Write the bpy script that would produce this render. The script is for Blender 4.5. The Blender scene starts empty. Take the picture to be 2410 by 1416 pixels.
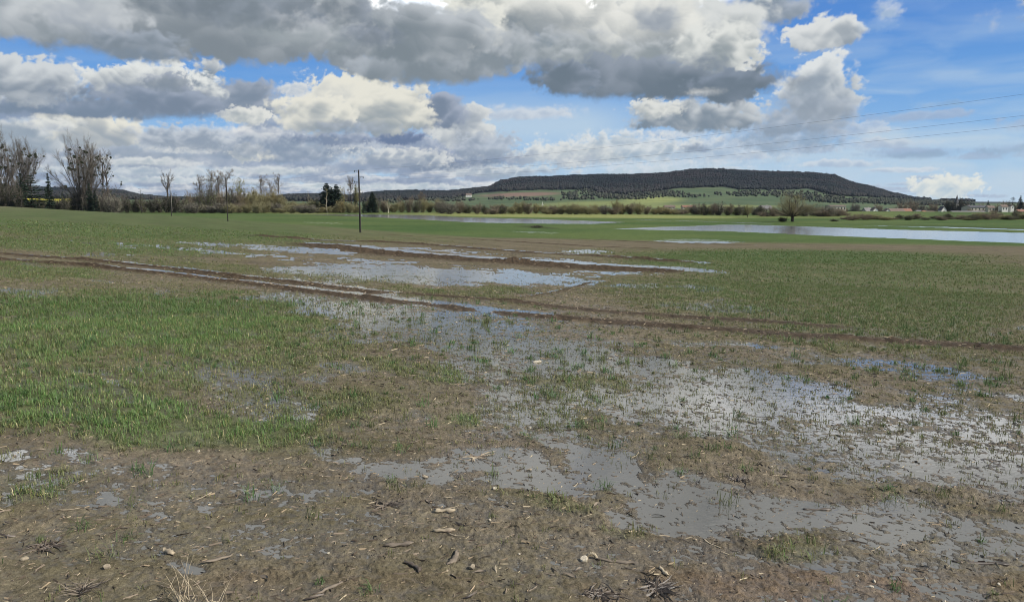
import bpy, math, random
import numpy as np
from mathutils import Vector, Matrix

sc = bpy.context.scene
rad = math.radians
# ------------------------------------------------------------------ camera
F, CX, CY, HZ = 1740.0, 1205.0, 708.0, 472.0      # focal length and horizon of a 2410x1416 frame
PITCH = math.atan((CY - HZ) / F)
CAMZ = 1.6
cam_d = bpy.data.cameras.new('camera')
cam_d.sensor_width = 36.0
cam_d.lens = F / 2410.0 * 36.0
cam_d.clip_start = 0.05
cam_d.clip_end = 30000.0
cam = bpy.data.objects.new('camera', cam_d)
sc.collection.objects.link(cam)
cam.location = (0, 0, CAMZ)
cam.rotation_euler = (math.pi / 2 - PITCH, 0, 0)
sc.camera = cam
EXPO = 0.85
sc.view_settings.view_transform = 'Standard'
sc.view_settings.look = 'None'
sc.view_settings.exposure = EXPO
sc.view_settings.gamma = 1.0
sc.cycles.use_denoising = True
sc.cycles.denoising_prefilter = 'ACCURATE'
sc.cycles.filter_width = 0.95
sc.cycles.max_bounces = 6
sc.cycles.transparent_max_bounces = 6
sc.cycles.volume_bounces = 0
sc.cycles.sample_clamp_indirect = 6.0

CP, SP = math.cos(PITCH), math.sin(PITCH)

def pdir(px, py):
    u, v = (px - CX) / F, (CY - py) / F
    return np.array([u, CP + v * SP, -SP + v * CP])

def azel(px, py):
    d = pdir(px, py)
    return math.degrees(math.atan2(d[0], d[1])), math.degrees(math.atan2(d[2], math.hypot(d[0], d[1])))

def proj(x, y, z):
    dz = z - CAMZ
    dep = y * CP - dz * SP
    dep = np.where(dep < 0.05, 0.05, dep)
    return CX + F * x / dep, CY - F * (y * SP + dz * CP) / dep

# ------------------------------------------------------------------ node helper
class NT:
    def __init__(s, tree):
        s.t = tree; s.n = tree.nodes; s.l = tree.links
    def put(s, sock, v):
        if v is None: return
        if isinstance(v, bpy.types.NodeSocket): s.l.new(v, sock)
        else:
            try: sock.default_value = v
            except Exception:
                sock.default_value = tuple(v) + (1.0,) if len(v) == 3 else v
    def m(s, op, a, b=None, c=None, clamp=False):
        n = s.n.new('ShaderNodeMath'); n.operation = op; n.use_clamp = clamp
        s.put(n.inputs[0], a); s.put(n.inputs[1], b); s.put(n.inputs[2], c)
        return n.outputs[0]
    def v(s, op, a, b=None, c=None):
        n = s.n.new('ShaderNodeVectorMath'); n.operation = op
        s.put(n.inputs[0], a); s.put(n.inputs[1], b)
        if op == 'SCALE': s.put(n.inputs[3], c)
        elif c is not None: s.put(n.inputs[2], c)
        return n.outputs['Value'] if op in ('LENGTH', 'DOT_PRODUCT', 'DISTANCE') else n.outputs[0]
    def noise(s, vec, scale, detail=4, rough=.55, dist=0.0):
        n = s.n.new('ShaderNodeTexNoise'); n.noise_dimensions = '3D'
        s.put(n.inputs['Vector'], vec); n.inputs['Scale'].default_value = scale
        n.inputs['Detail'].default_value = detail; n.inputs['Roughness'].default_value = rough
        n.inputs['Distortion'].default_value = dist
        return n.outputs['Fac'], n.outputs['Color']
    def ramp(s, x, a, b, lo=0.0, hi=1.0, smooth=True):
        n = s.n.new('ShaderNodeMapRange'); n.interpolation_type = 'SMOOTHSTEP' if smooth else 'LINEAR'
        n.clamp = True
        s.put(n.inputs[0], x); s.put(n.inputs[1], a); s.put(n.inputs[2], b); s.put(n.inputs[3], lo); s.put(n.inputs[4], hi)
        return n.outputs[0]
    def mix(s, f, a, b, mode='MIX'):
        n = s.n.new('ShaderNodeMix'); n.data_type = 'RGBA'; n.blend_type = mode; n.clamp_factor = True
        s.put(n.inputs[0], f); s.put(n.inputs[6], a); s.put(n.inputs[7], b)
        return n.outputs[2]
    def xyz(s, a, b, c):
        n = s.n.new('ShaderNodeCombineXYZ'); s.put(n.inputs[0], a); s.put(n.inputs[1], b); s.put(n.inputs[2], c)
        return n.outputs[0]
    def sep(s, v):
        n = s.n.new('ShaderNodeSeparateXYZ'); s.put(n.inputs[0], v); return n.outputs

# ------------------------------------------------------------------ sky light and sun
SUN_EL, SUN_AZ = 40.0, 112.0     # azimuth clockwise from the viewing direction (+Y): from the right, a little behind
world = bpy.data.worlds.new('World'); sc.world = world
world.use_nodes = True
w = NT(world.node_tree)
bgn = w.n['Background']; bgn.inputs['Strength'].default_value = 0.07
skn = w.n.new('ShaderNodeTexSky'); skn.sky_type = 'NISHITA'; skn.sun_disc = False
skn.sun_elevation = rad(SUN_EL); skn.sun_rotation = rad(SUN_AZ); skn.altitude = 200; skn.dust_density = 0.8; skn.ozone_density = 2.0
w.l.new(skn.outputs[0], bgn.inputs['Color'])

sl = bpy.data.lights.new('sun', 'SUN'); sl.energy = 3.2; sl.angle = rad(1.0); sl.color = (1.0, .945, .86)
sun = bpy.data.objects.new('sun', sl); sc.collection.objects.link(sun)
_sd = Vector((math.sin(rad(SUN_AZ)) * math.cos(rad(SUN_EL)), math.cos(rad(SUN_AZ)) * math.cos(rad(SUN_EL)), math.sin(rad(SUN_EL))))
sun.rotation_euler = _sd.to_track_quat('Z', 'Y').to_euler()
sun.location = _sd * 50

# ------------------------------------------------------------------ numeric noise
_rs = np.random.RandomState(7)
_perm = _rs.permutation(4096).astype(np.int32)
_ang = _rs.rand(4096) * 2 * np.pi
_gx, _gy = np.cos(_ang).astype(np.float32), np.sin(_ang).astype(np.float32)

def perlin(x, y, seed=0):
    x = np.asarray(x, np.float64) + seed * 17.31; y = np.asarray(y, np.float64) + seed * 9.77
    xi = np.floor(x); yi = np.floor(y)
    fx = (x - xi).astype(np.float32); fy = (y - yi).astype(np.float32)
    xi = xi.astype(np.int64); yi = yi.astype(np.int64)
    def g(ix, iy, ax, ay):
        h = _perm[(_perm[ix & 4095] + iy) & 4095]
        return _gx[h] * ax + _gy[h] * ay
    u = fx * fx * fx * (fx * (fx * 6 - 15) + 10); v = fy * fy * fy * (fy * (fy * 6 - 15) + 10)
    a = g(xi, yi, fx, fy); b = g(xi + 1, yi, fx - 1, fy)
    c = g(xi, yi + 1, fx, fy - 1); d = g(xi + 1, yi + 1, fx - 1, fy - 1)
    return (a + (b - a) * u + ((c + (d - c) * u) - (a + (b - a) * u)) * v) * 1.5

def fbm(x, y, octv=4, seed=0, gain=.5):
    s = 0; a = 1.0; f = 1.0
    for i in range(octv):
        s = s + a * perlin(x * f, y * f, seed + i * 3); a *= gain; f *= 2.07
    return s

def sstep(a, b, x):
    t = np.clip((x - a) / (b - a), 0, 1); return t * t * (3 - 2 * t)

def splus(x, k):
    return k * np.logaddexp(0, x / k)

C_ = lambda *c: np.array(c, float)
def lerp(a, b, t): return a + (b - a) * t[..., None]

# ------------------------------------------------------------------ the lie of the land
PLAIN = -3.9
def base(x, y):
    x = np.asarray(x, float); y = np.asarray(y, float)
    fz = -0.03 * y - 0.0107 * (splus(y - 40, 8) - splus(-40.0, 8))
    lat = 0.057 * (splus(-x, 6) - 6 * math.log(2)) - 0.012 * (splus(x, 6) - 6 * math.log(2))
    f = fz + lat
    y0 = 230 - 78 * sstep(-.43, -.34, x / np.maximum(y, 1.0))
    f = f + (PLAIN - f) * sstep(y0, y0 + 100, y)
    f = np.where(f > PLAIN, PLAIN + splus(f - PLAIN, .25), PLAIN + splus(f - PLAIN, .25))
    r = np.hypot(x, y)
    rt = sstep(.27, .40, x / np.maximum(y, 1.0)) * (y > 0)
    return f - (1 - rt) * 6.2 * sstep(400, 950, r) - rt * 8.6 * np.clip((y - 228) / 470, 0, 1.1)

def G(px, py, tmax=900.0):
    """point of the land seen at a pixel"""
    d = pdir(px, py); d = d / d[1]
    t = np.geomspace(1.5, tmax, 3000)
    h = CAMZ + d[2] * t - base(d[0] * t, t)
    i = np.argmax(h < 0) if (h < 0).any() else len(t) - 1
    return d[0] * t[i], t[i], float(base(d[0] * t[i], t[i]))

def blobs(px, py, lst):
    """soft union of ellipses given by centre, half-sizes, tilt, weight"""
    o = np.zeros_like(px)
    for (cx, cy, rx, ry, tilt, wt) in lst:
        dx = px - cx; dy = py - cy - tilt * dx
        q = np.sqrt((dx / rx) ** 2 + (dy / ry) ** 2)
        o = np.maximum(o, wt * sstep(1.35, .55, q))
    return o

WET = [ # standing water
 (640, 700, 60, 12, .1, .95), (760, 722, 110, 22, .12, .95), (900, 748, 150, 26, .12, .9), (1010, 745, 100, 14, .1, 1.0), (1090, 772, 90, 28, .1, .9),
 (860, 785, 150, 22, .02, .75), (1150, 800, 210, 56, .15, .86), (1330, 840, 180, 50, .2, .9), (1480, 880, 210, 64, .2, .9),
 (1660, 915, 220, 66, .18, .88), (1850, 945, 200, 66, .18, .86), (2000, 985, 220, 44, .14, .84), (2230, 1010, 240, 70, .12, .78),
 (1740, 985, 220, 56, .1, .82), (2080, 1020, 200, 60, .1, .84), (1500, 960, 180, 46, .2, .78), (1250, 975, 160, 66, .2, .76), (1140, 1010, 100, 56, .1, .72), (1900, 1050, 240, 40, .12, .76),
 (2330, 1130, 170, 70, .1, .76), (2130, 1110, 200, 50, .15, .78), (1990, 960, 200, 12, .13, .95),
 (950, 1095, 170, 26, .05, .82), (1140, 1118, 190, 30, .05, .92), (1400, 1090, 120, 62, .1, .92), (1330, 1050, 120, 40, .1, .72),
 (1260, 1145, 160, 26, .02, .84), (1640, 1165, 190, 48, .14, .88), (1560, 1210, 160, 30, .12, .80), (1850, 1200, 200, 52, .12, .82), (2080, 1250, 190, 52, .12, .86), (2310, 1290, 160, 50, .1, .9),
 (1930, 1330, 120, 20, .1, .5), (2230, 1390, 120, 24, .1, .6), (1660, 1120, 120, 16, .15, .66), (2390, 1240, 60, 20, .1, .9),
 # upper shallow pool with young corn standing in it
 (700, 588, 130, 7, .06, 1.0), (790, 590, 50, 7, .1, 1.0), (560, 577, 120, 4, .05, .8), (960, 646, 330, 21, .03, .92), (1180, 655, 220, 18, .02, .95), (800, 640, 180, 13, .05, .85),
 (1440, 641, 120, 4, .01, 1.0), (1530, 640, 40, 4, -.1, .9), (1360, 668, 60, 5, -.1, .8), (1040, 590, 150, 3, .07, .7), (1300, 612, 150, 3, .04, .5),
 (880, 615, 130, 4, .06, .8), (900, 628, 200, 6, .05, .6), (1010, 660, 160, 12, .02, .72), (1640, 567, 110, 5, .02, .95), (1375, 592, 70, 4, .0, .85), (1260, 548, 70, 2.5, .03, .9), (760, 525, 60, 2.2, .03, .8),
 (330, 578, 200, 2.6, .055, .75), (560, 597, 180, 3.0, .075, .85), (250, 600, 90, 2.4, .04, .6), (470, 572, 80, 2.5, .03, .75),
 (1570, 674, 150, 5, .03, .82), (1680, 722, 180, 8, .05, .60), (1820, 655, 50, 4, 0, .3), (1240, 737, 130, 7, .08, .95), (1130, 728, 36, 12, 0, 1.0), (950, 705, 90, 5, .13, .95),
 (720, 682, 120, 4, .13, .85), (480, 650, 60, 2.0, .1, .45), (640, 668, 110, 2.2, .13, .55), (800, 688, 90, 2.8, .12, .8), (900, 698, 120, 4.0, .12, 1.0), (1060, 718, 120, 4.5, .13, 1.0), (1300, 742, 110, 5, .1, 1.0), (140, 628, 110, 1.6, .1, .55), (1600, 800, 190, 10, .1, .6), (1780, 822, 150, 7, .1, .52), (2060, 862, 220, 10, .1, .42), (2260, 885, 200, 16, .08, .44), (2330, 925, 140, 16, .08, .52),
 (2400, 765, 26, 5, 0, .9),
 (1900, 1010, 420, 90, .12, .52), (2250, 1090, 260, 110, .1, .56), (1250, 880, 260, 80, .15, .50), (1500, 1010, 200, 60, .1, .5), (2150, 1330, 300, 50, .1, .52), (1150, 740, 300, 24, .1, .5),
 # left
 (45, 690, 90, 10, .06, .7), (215, 664, 40, 6, .05, .55), (380, 684, 40, 5, 0, .55), (470, 745, 22, 8, 0, .5), (320, 876, 90, 11, .12, .72), (120, 880, 100, 9, .05, .5),
 (560, 880, 150, 44, .1, .52), (640, 930, 130, 40, .1, .56), (540, 915, 40, 22, 0, .72), (790, 880, 60, 20, 0, .6), (30, 850, 40, 8, 0, .55), (230, 905, 40, 7, 0, .5),
 (660, 985, 90, 30, .1, .5), (980, 990, 40, 24, 0, .62), (40, 1052, 55, 14, 0, .9), (160, 1060, 60, 22, 0, .55), (90, 1120, 110, 40, .1, .58), (240, 1100, 90, 26, 0, .45),
 (290, 1182, 46, 18, 0, .85), (30, 1190, 60, 18, 0, .62), (355, 1276, 26, 12, 0, .95), (445, 1362, 40, 16, .05, .95), (310, 1332, 16, 6, 0, .9), (185, 1272, 10, 9, 0, .85), (300, 1150, 420, 70, 0, .40), (700, 1130, 260, 40, 0, .42), (1000, 1240, 420, 40, 0, .36), (500, 1290, 520, 60, 0, .33), (1500, 1330, 500, 60, 0, .34), (1850, 1390, 420, 50, 0, .42), (410, 1190, 20, 12, 0, .7), (530, 1190, 26, 14, 0, .6), (780, 1060, 60, 22, 0, .52), (870, 1075, 70, 16, 0, .7),
]
DRY = [ # firm brown mud
 (870, 840, 130, 34, .05, .9), (1010, 935, 220, 30, .05, .6), (1000, 1020, 180, 34, .05, .8), (1290, 815, 60, 10, .05, .7), (1700, 1075, 200, 34, .16, .95), (1420, 990, 110, 20, .1, .85), (1950, 1130, 140, 20, .14, .7), (2150, 955, 180, 14, .12, .5),
 (2260, 1185, 110, 18, .1, .7), (1050, 770, 60, 7, .1, .5), (1560, 845, 120, 10, .1, .7), (700, 775, 110, 18, .1, .5), (2050, 1180, 120, 14, .1, .6), (1720, 1370, 260, 40, 0, .7), (1330, 705, 160, 22, -.03, .8),
 (1260, 900, 100, 12, .1, .5),
]
GREEN = [
 (340, 755, 480, 80, .03, .92), (120, 800, 320, 74, .05, .85), (600, 810, 260, 70, .1, .6), (180, 960, 340, 72, .1, .92), (500, 1010, 300, 56, .1, .85), (700, 960, 200, 60, .1, .45), (200, 880, 420, 60, .05, .6), (60, 640, 220, 22, .05, .7), (640, 1030, 140, 40, .05, .6), (380, 860, 330, 30, .05, .6),
 (980, 880, 170, 28, .05, .62), (1360, 915, 160, 34, .1, .5), (1290, 990, 120, 40, .1, .35), (1080, 1000, 40, 24, 0, .8), (130, 1130, 130, 40, 0, .4), (1300, 1200, 90, 26, 0, .55), (1180, 1190, 80, 16, 0, .4), (960, 1140, 80, 18, 0, .4), (1850, 1290, 120, 26, .1, .6), (1460, 1245, 90, 18, 0, .5), (470, 1150, 70, 20, 0, .4), (90, 1180, 100, 30, 0, .5),
 (2000, 690, 560, 92, .03, .72), (2200, 640, 400, 30, .02, .7), (1700, 620, 280, 26, .02, .75), (1900, 605, 500, 20, .01, .85), (1650, 690, 260, 40, .05, .6), (2100, 800, 420, 40, .05, .55), (300, 530, 640, 46, .04, .8), (760, 540, 400, 26, .05, .62), (1150, 690, 110, 16, 0, .6), (980, 690, 130, 12, .05, .6), (1390, 592, 70, 7, 0, .6),
 (760, 655, 260, 12, .05, .4), (400, 620, 300, 14, .08, .5), (200, 580, 420, 22, .04, .75), (620, 560, 300, 14, .04, .5), (2050, 740, 420, 60, .03, .7), (1800, 560, 500, 14, .01, .6),
]
# tracks left by a tractor: (pixels, ridge height, ridge half width, rut depth, strength)
TRACKS = [
 ([(-80, 592), (0, 598), (200, 612), (400, 632), (560, 652), (720, 668), (880, 688)], .07, .28, .03, 1.2),
 ([(-80, 606), (0, 612), (200, 625), (400, 646), (560, 665), (700, 682), (860, 702), (960, 712)], .08, .28, .03, 1.2),
 ([(960, 692), (1060, 700), (1180, 708), (1330, 726), (1460, 738), (1600, 748), (1760, 757), (1960, 771)], .06, .20, .0, 1.0),
 ([(985, 712), (1100, 728)], .09, .24, .10, 1.2),
 ([(1165, 735), (1300, 748), (1450, 760), (1600, 772), (1760, 782), (1900, 794), (2050, 803), (2200, 812), (2420, 826)], .07, .22, .0, 1.2),
 ([(620, 556), (760, 566), (900, 570), (1010, 576), (1130, 586), (1260, 596), (1400, 602), (1590, 616)], .13, .8, .04, 1.2),
 ([(752, 576), (860, 590), (960, 600), (1080, 608), (1200, 616), (1330, 626), (1500, 634)], .14, 1.3, .06, 1.5),
 ([(900, 552), (1000, 558), (1120, 564), (1260, 572), (1400, 580), (1520, 584)], .09, .5, .02, 1.1),
 ([(1100, 547), (1300, 558), (1480, 568), (1620, 574), (1760, 577)], .09, .5, .02, 1.1),
 ([(870, 541), (1000, 546), (1120, 551)], .07, .45, .03, .9),
 ([(690, 518), (760, 521), (900, 528), (1040, 534), (1230, 544), (1400, 549), (1580, 553), (1780, 558)], .35, 1.2, .0, .35),
 ([(1240, 700), (1330, 684), (1390, 664)], .03, .12, .02, .5),
]
_tr = []
for pts, hgt, wid, dep, stg in TRACKS:
    q = [G(*p)[:2] for p in pts]
    _tr.append((np.array(q), hgt, wid, dep, stg))

def pline(x, y, pts):
    best = np.full(x.shape, 1e9); sg = np.zeros(x.shape)
    for (a, b) in zip(pts[:-1], pts[1:]):
        d = b - a; L = math.hypot(*d)
        t = np.clip(((x - a[0]) * d[0] + (y - a[1]) * d[1]) / L ** 2, 0, 1)
        ex, ey = x - a[0] - t * d[0], y - a[1] - t * d[1]
        e = np.hypot(ex, ey); s = (d[0] * ey - d[1] * ex) / L
        m = e < best
        best = np.where(m, e, best); sg = np.where(m, np.where(s > 0, 1, -1), sg)
    return best * sg

POND_A = ([(640, 502), (800, 503), (1000, 505), (1100, 511), (1250, 515), (1370, 519), (1470, 523)],
          [(640, 502.5), (760, 506), (900, 512), (1000, 518), (1100, 524), (1250, 527), (1390, 528), (1470, 524)])
POND_B = ([(1440, 539), (1560, 534), (1700, 529), (1760, 529), (1900, 533), (2100, 540), (2300, 545), (2600, 552)],
          [(1440, 539), (1560, 543), (1700, 545), (1800, 549), (1900, 554), (2100, 562), (2300, 569), (2600, 580)])
POND_C = ([(1960, 529), (2100, 532), (2250, 535), (2410, 540), (2600, 545)],
          [(1960, 529.4), (2100, 533.6), (2250, 537.6), (2410, 543), (2600, 548)])
POND_D = ([(1500, 517), (1620, 520), (1750, 524), (1830, 527)], [(1500, 517.6), (1620, 521.2), (1750, 525.2), (1830, 527.4)])

def pond(px, py):
    o = np.full(px.shape, -9.0)
    for up, lo in (POND_A, POND_B, POND_C, POND_D):
        u = np.interp(px, [p[0] for p in up], [p[1] for p in up]); l = np.interp(px, [p[0] for p in lo], [p[1] for p in lo])
        s = np.minimum(py - u, l - py)
        s = np.minimum(s, np.minimum((px - up[0][0]) * .04, (up[-1][0] - px) * .04))
        o = np.maximum(o, s)
    return o

def land(x, y, colour=True):
    """height, wetness sign, greenness, tint of the near land at x, y"""
    zb = base(x, y)
    px, py = proj(x, y, zb)
    r = np.hypot(x, y)
    wx = fbm(x * .35, y * .35, 3, 5)
    jx = px + 26 * fbm(x * .9, y * .9, 3, 21) * np.clip(40 / np.maximum(r, 4), .1, 3)
    jy = py + 95 * fbm(x * .8 + 3, y * .8, 3, 31) * np.clip(2.2 / np.maximum(r, 2), .02, .5)
    jx = np.where(jx > 2450, 4900 - jx, np.where(jx < -40, -80 - jx, jx))      # the field goes on alike to both sides
    Wt = blobs(jx, jy, WET); Dr = blobs(jx, jy, DRY); Gn = blobs(jx, jy, GREEN)
    W = np.clip(Wt - .55 * Dr * (1 - .5 * Wt), 0, 1)
    W = W * (1 - .17 * sstep(9, 6.5, r))
    ca, sa = math.cos(.38), math.sin(.38)
    xr, yr = x * ca - y * sa, x * sa + y * ca
    n1 = fbm(xr * .55, yr * .9, 2, 41); n2 = fbm(xr * 2.1, yr * 3.4, 2, 51)
    n3 = fbm(xr * 7.5, yr * 10., 2, 61); n4 = fbm(x * 27, y * 27, 2, 71)
    S = np.where(W > .5, (.5 - W) * (.82 + .9 * sstep(.93, 1.0, W) + .8 * sstep(15, 26, r)), (.5 - W) * 1.45) + (.34 * n1 + .36 * n2) * np.clip(r / 7 - .2, .55, 1) + .46 * n3 + .46 * n4 * np.clip(1.3 - r / 30, .3, 1)
    S = np.where(W < .04, np.maximum(S, .12), S)
    h = np.where(S > .1, .0022 + .008 * (S - .1), .022 * S)
    # clods on the firm mud
    cl = np.abs(fbm(x * 5.5, y * 5.5, 3, 81)); clp = np.clip(.45 + 1.1 * fbm(x * 1.3, y * 1.3, 2, 97), .08, 1.3); cl2 = perlin(x * 17 + .6 * cl, y * 17, 91); cl3 = perlin(x * 46, y * 46, 95)
    h = h + np.where(S > 0, np.clip(S, 0, 1) * (.013 * cl * (.4 + clp) + .006 * cl2 * clp + .0055 * cl3 * clp * (r < 14)), 0)
    rut = np.zeros_like(x)
    for pts, hgt, wid, dep, stg in _tr:
        sel = (x > pts[:, 0].min() - 4 * wid - 1) & (x < pts[:, 0].max() + 4 * wid + 1) & (y > pts[:, 1].min() - 4 * wid - 1) & (y < pts[:, 1].max() + 4 * wid + 1)
        if not sel.any(): continue
        xs, ys = x[sel], y[sel]
        s = pline(xs, ys, pts) + .35 * wid * fbm(xs * .9 / wid * .3, ys * .9 / wid * .3, 3, 101)
        lump = .75 + .45 * fbm(xs * 3.2, ys * 3.2, 3, 111) + .3 * np.abs(perlin(xs * 9, ys * 9, 113))
        ridge = np.exp(-(s / wid) ** 2) * lump
        trough = np.exp(-((s - 1.7 * wid) / (.75 * wid)) ** 2)
        hh = h[sel]
        hh = hh * (1 - .7 * np.clip(ridge, 0, 1)) + hgt * ridge * np.clip(.6 + .8 * fbm(xs * .5, ys * .5, 2, 117), .25, 1.3) - dep * trough * .55
        h[sel] = hh
        rut[sel] = np.maximum(rut[sel], np.clip(stg * (np.exp(-(s / (1.25 * wid)) ** 2) + .3 * trough) , 0, 1))
    # the flooded meadow
    meadow = sstep(.16, .04, zb - PLAIN) * (r < 420)
    pd = pond(px + 0 * px, py) + .35 * fbm(x * .05, y * .05, 3, 121) + .5 * np.clip(fbm(x * .3, y * .3, 2, 123), -1, 1)*.5
    inp = pd > 0
    flat = meadow * (zb < PLAIN + .35)
    h = np.where(meadow > 0, h * (1 - meadow), h)
    z = zb + h
    z = np.where(r > 60, np.where(inp, np.minimum(z, PLAIN - .12), np.where(meadow > .02, np.maximum(z, PLAIN + .1 + .03 * n1), z)), z)
    if not colour: return z, S, Gn, rut
    # tint (the colour of soil and crop themselves)
    mud = lerp(C_(.122, .100, .070), C_(.186, .156, .114), np.clip(.5 + .55 * n1 + .3 * n3, 0, 1))
    mud = lerp(mud, C_(.104, .094, .046), np.clip(.5 + .9 * fbm(x * .8, y * .8, 3, 131), 0, 1) * .55)
    mud = lerp(mud, C_(.058, .047, .035), np.clip(.9 - S * 1.8, 0, 1) * .85)
    mud = lerp(mud, C_(.150, .092, .055), blobs(px, py, [(1900, 1390, 600, 50, 0, .5), (1000, 1390, 300, 40, 0, .25), (650, 1390, 200, 50, 0, .2)]) * np.clip(.5 + n2, 0, 1))
    far = sstep(9, 42, r)
    crop = lerp(C_(.078, .106, .039), C_(.108, .122, .050), np.clip(.5 + .8 * fbm(x * .12, y * .22, 4, 141), 0, 1))
    crop = lerp(crop, C_(.050, .088, .026), np.clip(Gn - .55, 0, 1) * 2.0)
    olive = C_(.118, .098, .056)
    field = lerp(np.broadcast_to(olive, mud.shape), crop, np.clip(Gn * 1.25 + .35 * fbm(x * .25, y * .5, 3, 151), 0, 1))
    cover = np.clip(.28 + .75 * Gn + .3 * n1, 0, 1) * (.55 + .45 * far)
    tint = lerp(mud, field, np.clip(cover, 0, .97))
    band = np.clip(.5 + .5 * np.sin((x * .62 + y * .3) * 1.3 + 3 * fbm(x * .05, y * .05, 2, 161)), 0, 1)
    tint = tint * (1 - .13 * (band * far)[..., None])
    tint = lerp(tint, lerp(C_(.036, .025, .015), C_(.078, .056, .035), np.clip(.5 + .7 * n3, 0, 1)), np.clip(rut * 1.25, 0, 1))
    mgr = lerp(C_(.052, .088, .026), C_(.082, .112, .036), np.clip(.5 + .9 * fbm(x * .03, y * .05, 4, 171), 0, 1))
    mgr = lerp(mgr, C_(.20, .215, .075), blobs(px, py, [(1350, 508, 420, 5, .01, 1), (1150, 505, 200, 5, .01, .8), (660, 499, 130, 3, .02, .9), (1900, 512, 300, 3, 0, .3)]))
    mgr = lerp(mgr, C_(.045, .060, .022), blobs(px, py, [(1265, 536, 50, 3, .06, .9), (2300, 535, 260, 1.5, .03, .6)]))
    tint = lerp(tint, mgr, np.clip(np.where(py < 560, sstep(.5, .12, zb - PLAIN), meadow), 0, 1) * (r > 75))
    return z, S, Gn, rut, tint

# ------------------------------------------------------------------ object helpers
COL = sc.collection
def mesh_np(name, v, f, mat, smooth=False, attrs=None, nper=None):
    me = bpy.data.meshes.new(name)
    v = np.asarray(v, np.float32); f = np.asarray(f, np.int32)
    k = f.shape[1]
    me.vertices.add(len(v)); me.vertices.foreach_set('co', v.ravel())
    me.loops.add(f.size); me.loops.foreach_set('vertex_index', f.ravel())
    me.polygons.add(len(f))
    me.polygons.foreach_set('loop_start', np.arange(0, f.size, k, dtype=np.int32))
    me.polygons.foreach_set('loop_total', np.full(len(f), k, np.int32))
    me.polygons.foreach_set('use_smooth', np.full(len(f), smooth, bool))
    me.update(calc_edges=True)
    for an, arr in (attrs or {}).items():
        if arr.ndim == 1:
            a = me.attributes.new(an, 'FLOAT', 'POINT'); a.data.foreach_set('value', arr.astype(np.float32))
        else:
            a = me.attributes.new(an, 'FLOAT_COLOR', 'POINT')
            a.data.foreach_set('color', np.concatenate([arr, np.ones((len(arr), 1))], 1).astype(np.float32).ravel())
    if mat: me.materials.append(mat)
    return me

def obj(name, me, parent=None, **props):
    o = bpy.data.objects.new(name, me); COL.objects.link(o)
    if parent: o.parent = parent
    for k, v_ in props.items(): o[k] = v_
    return o

def tag(o, label, cat, group=None):
    o['label'] = label; o['category'] = cat
    if group: o['group'] = group
    return o

def empty(name, loc, rz=0.0, scale=1.0):
    o = bpy.data.objects.new(name, None); COL.objects.link(o)
    o.location = loc; o.rotation_euler = (0, 0, rz)
    o.scale = scale if hasattr(scale, '__len__') else (scale,) * 3
    o.empty_display_size = .3
    return o

def material(name):
    m = bpy.data.materials.new(name); m.use_nodes = True
    t = NT(m.node_tree)
    b = m.node_tree.nodes['Principled BSDF']
    return m, t, b

def plain_mat(name, c, rough=.8, var=.25, scale=3.0, bump=.0, spec=.3):
    m, t, b = material(name)
    tc = t.n.new('ShaderNodeTexCoord')
    f, _ = t.noise(tc.outputs['Object'], scale, 5, .6)
    k = t.ramp(f, .25, .75, 1 - var, 1 + var, False)
    t.put(b.inputs['Base Color'], t.mix(1.0, (*c, 1), t.xyz(k, k, k), 'MULTIPLY'))
    b.inputs['Roughness'].default_value = rough
    b.inputs['Specular IOR Level'].default_value = spec
    if bump:
        bn = t.n.new('ShaderNodeBump'); bn.inputs['Strength'].default_value = bump; bn.inputs['Distance'].default_value = .02
        t.put(bn.inputs['Height'], f); t.put(b.inputs['Normal'], bn.outputs[0])
    return m

# ------------------------------------------------------------------ sky: clouds at their bearings and heights
def s2l(c):
    c = np.asarray(c, float) / 255.
    return np.where(c <= .04045, c / 12.92, ((c + .055) / 1.055) ** 2.4)

def billow(x, y, octv, seed, gain=.5):
    s = 0; a = 1.0; f = 1.0; tot = 0
    for i in range(octv):
        s = s + a * np.abs(perlin(x * f, y * f, seed + i * 5)); tot += a; a *= gain; f *= 2.1
    return s / tot * 1.9

def azel_np(px, py):
    u, v = (px - CX) / F, (CY - py) / F
    dy, dz = CP + v * SP, -SP + v * CP
    return np.degrees(np.arctan2(u, dy)), np.degrees(np.arctan2(dz, np.hypot(u, dy)))

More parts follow.
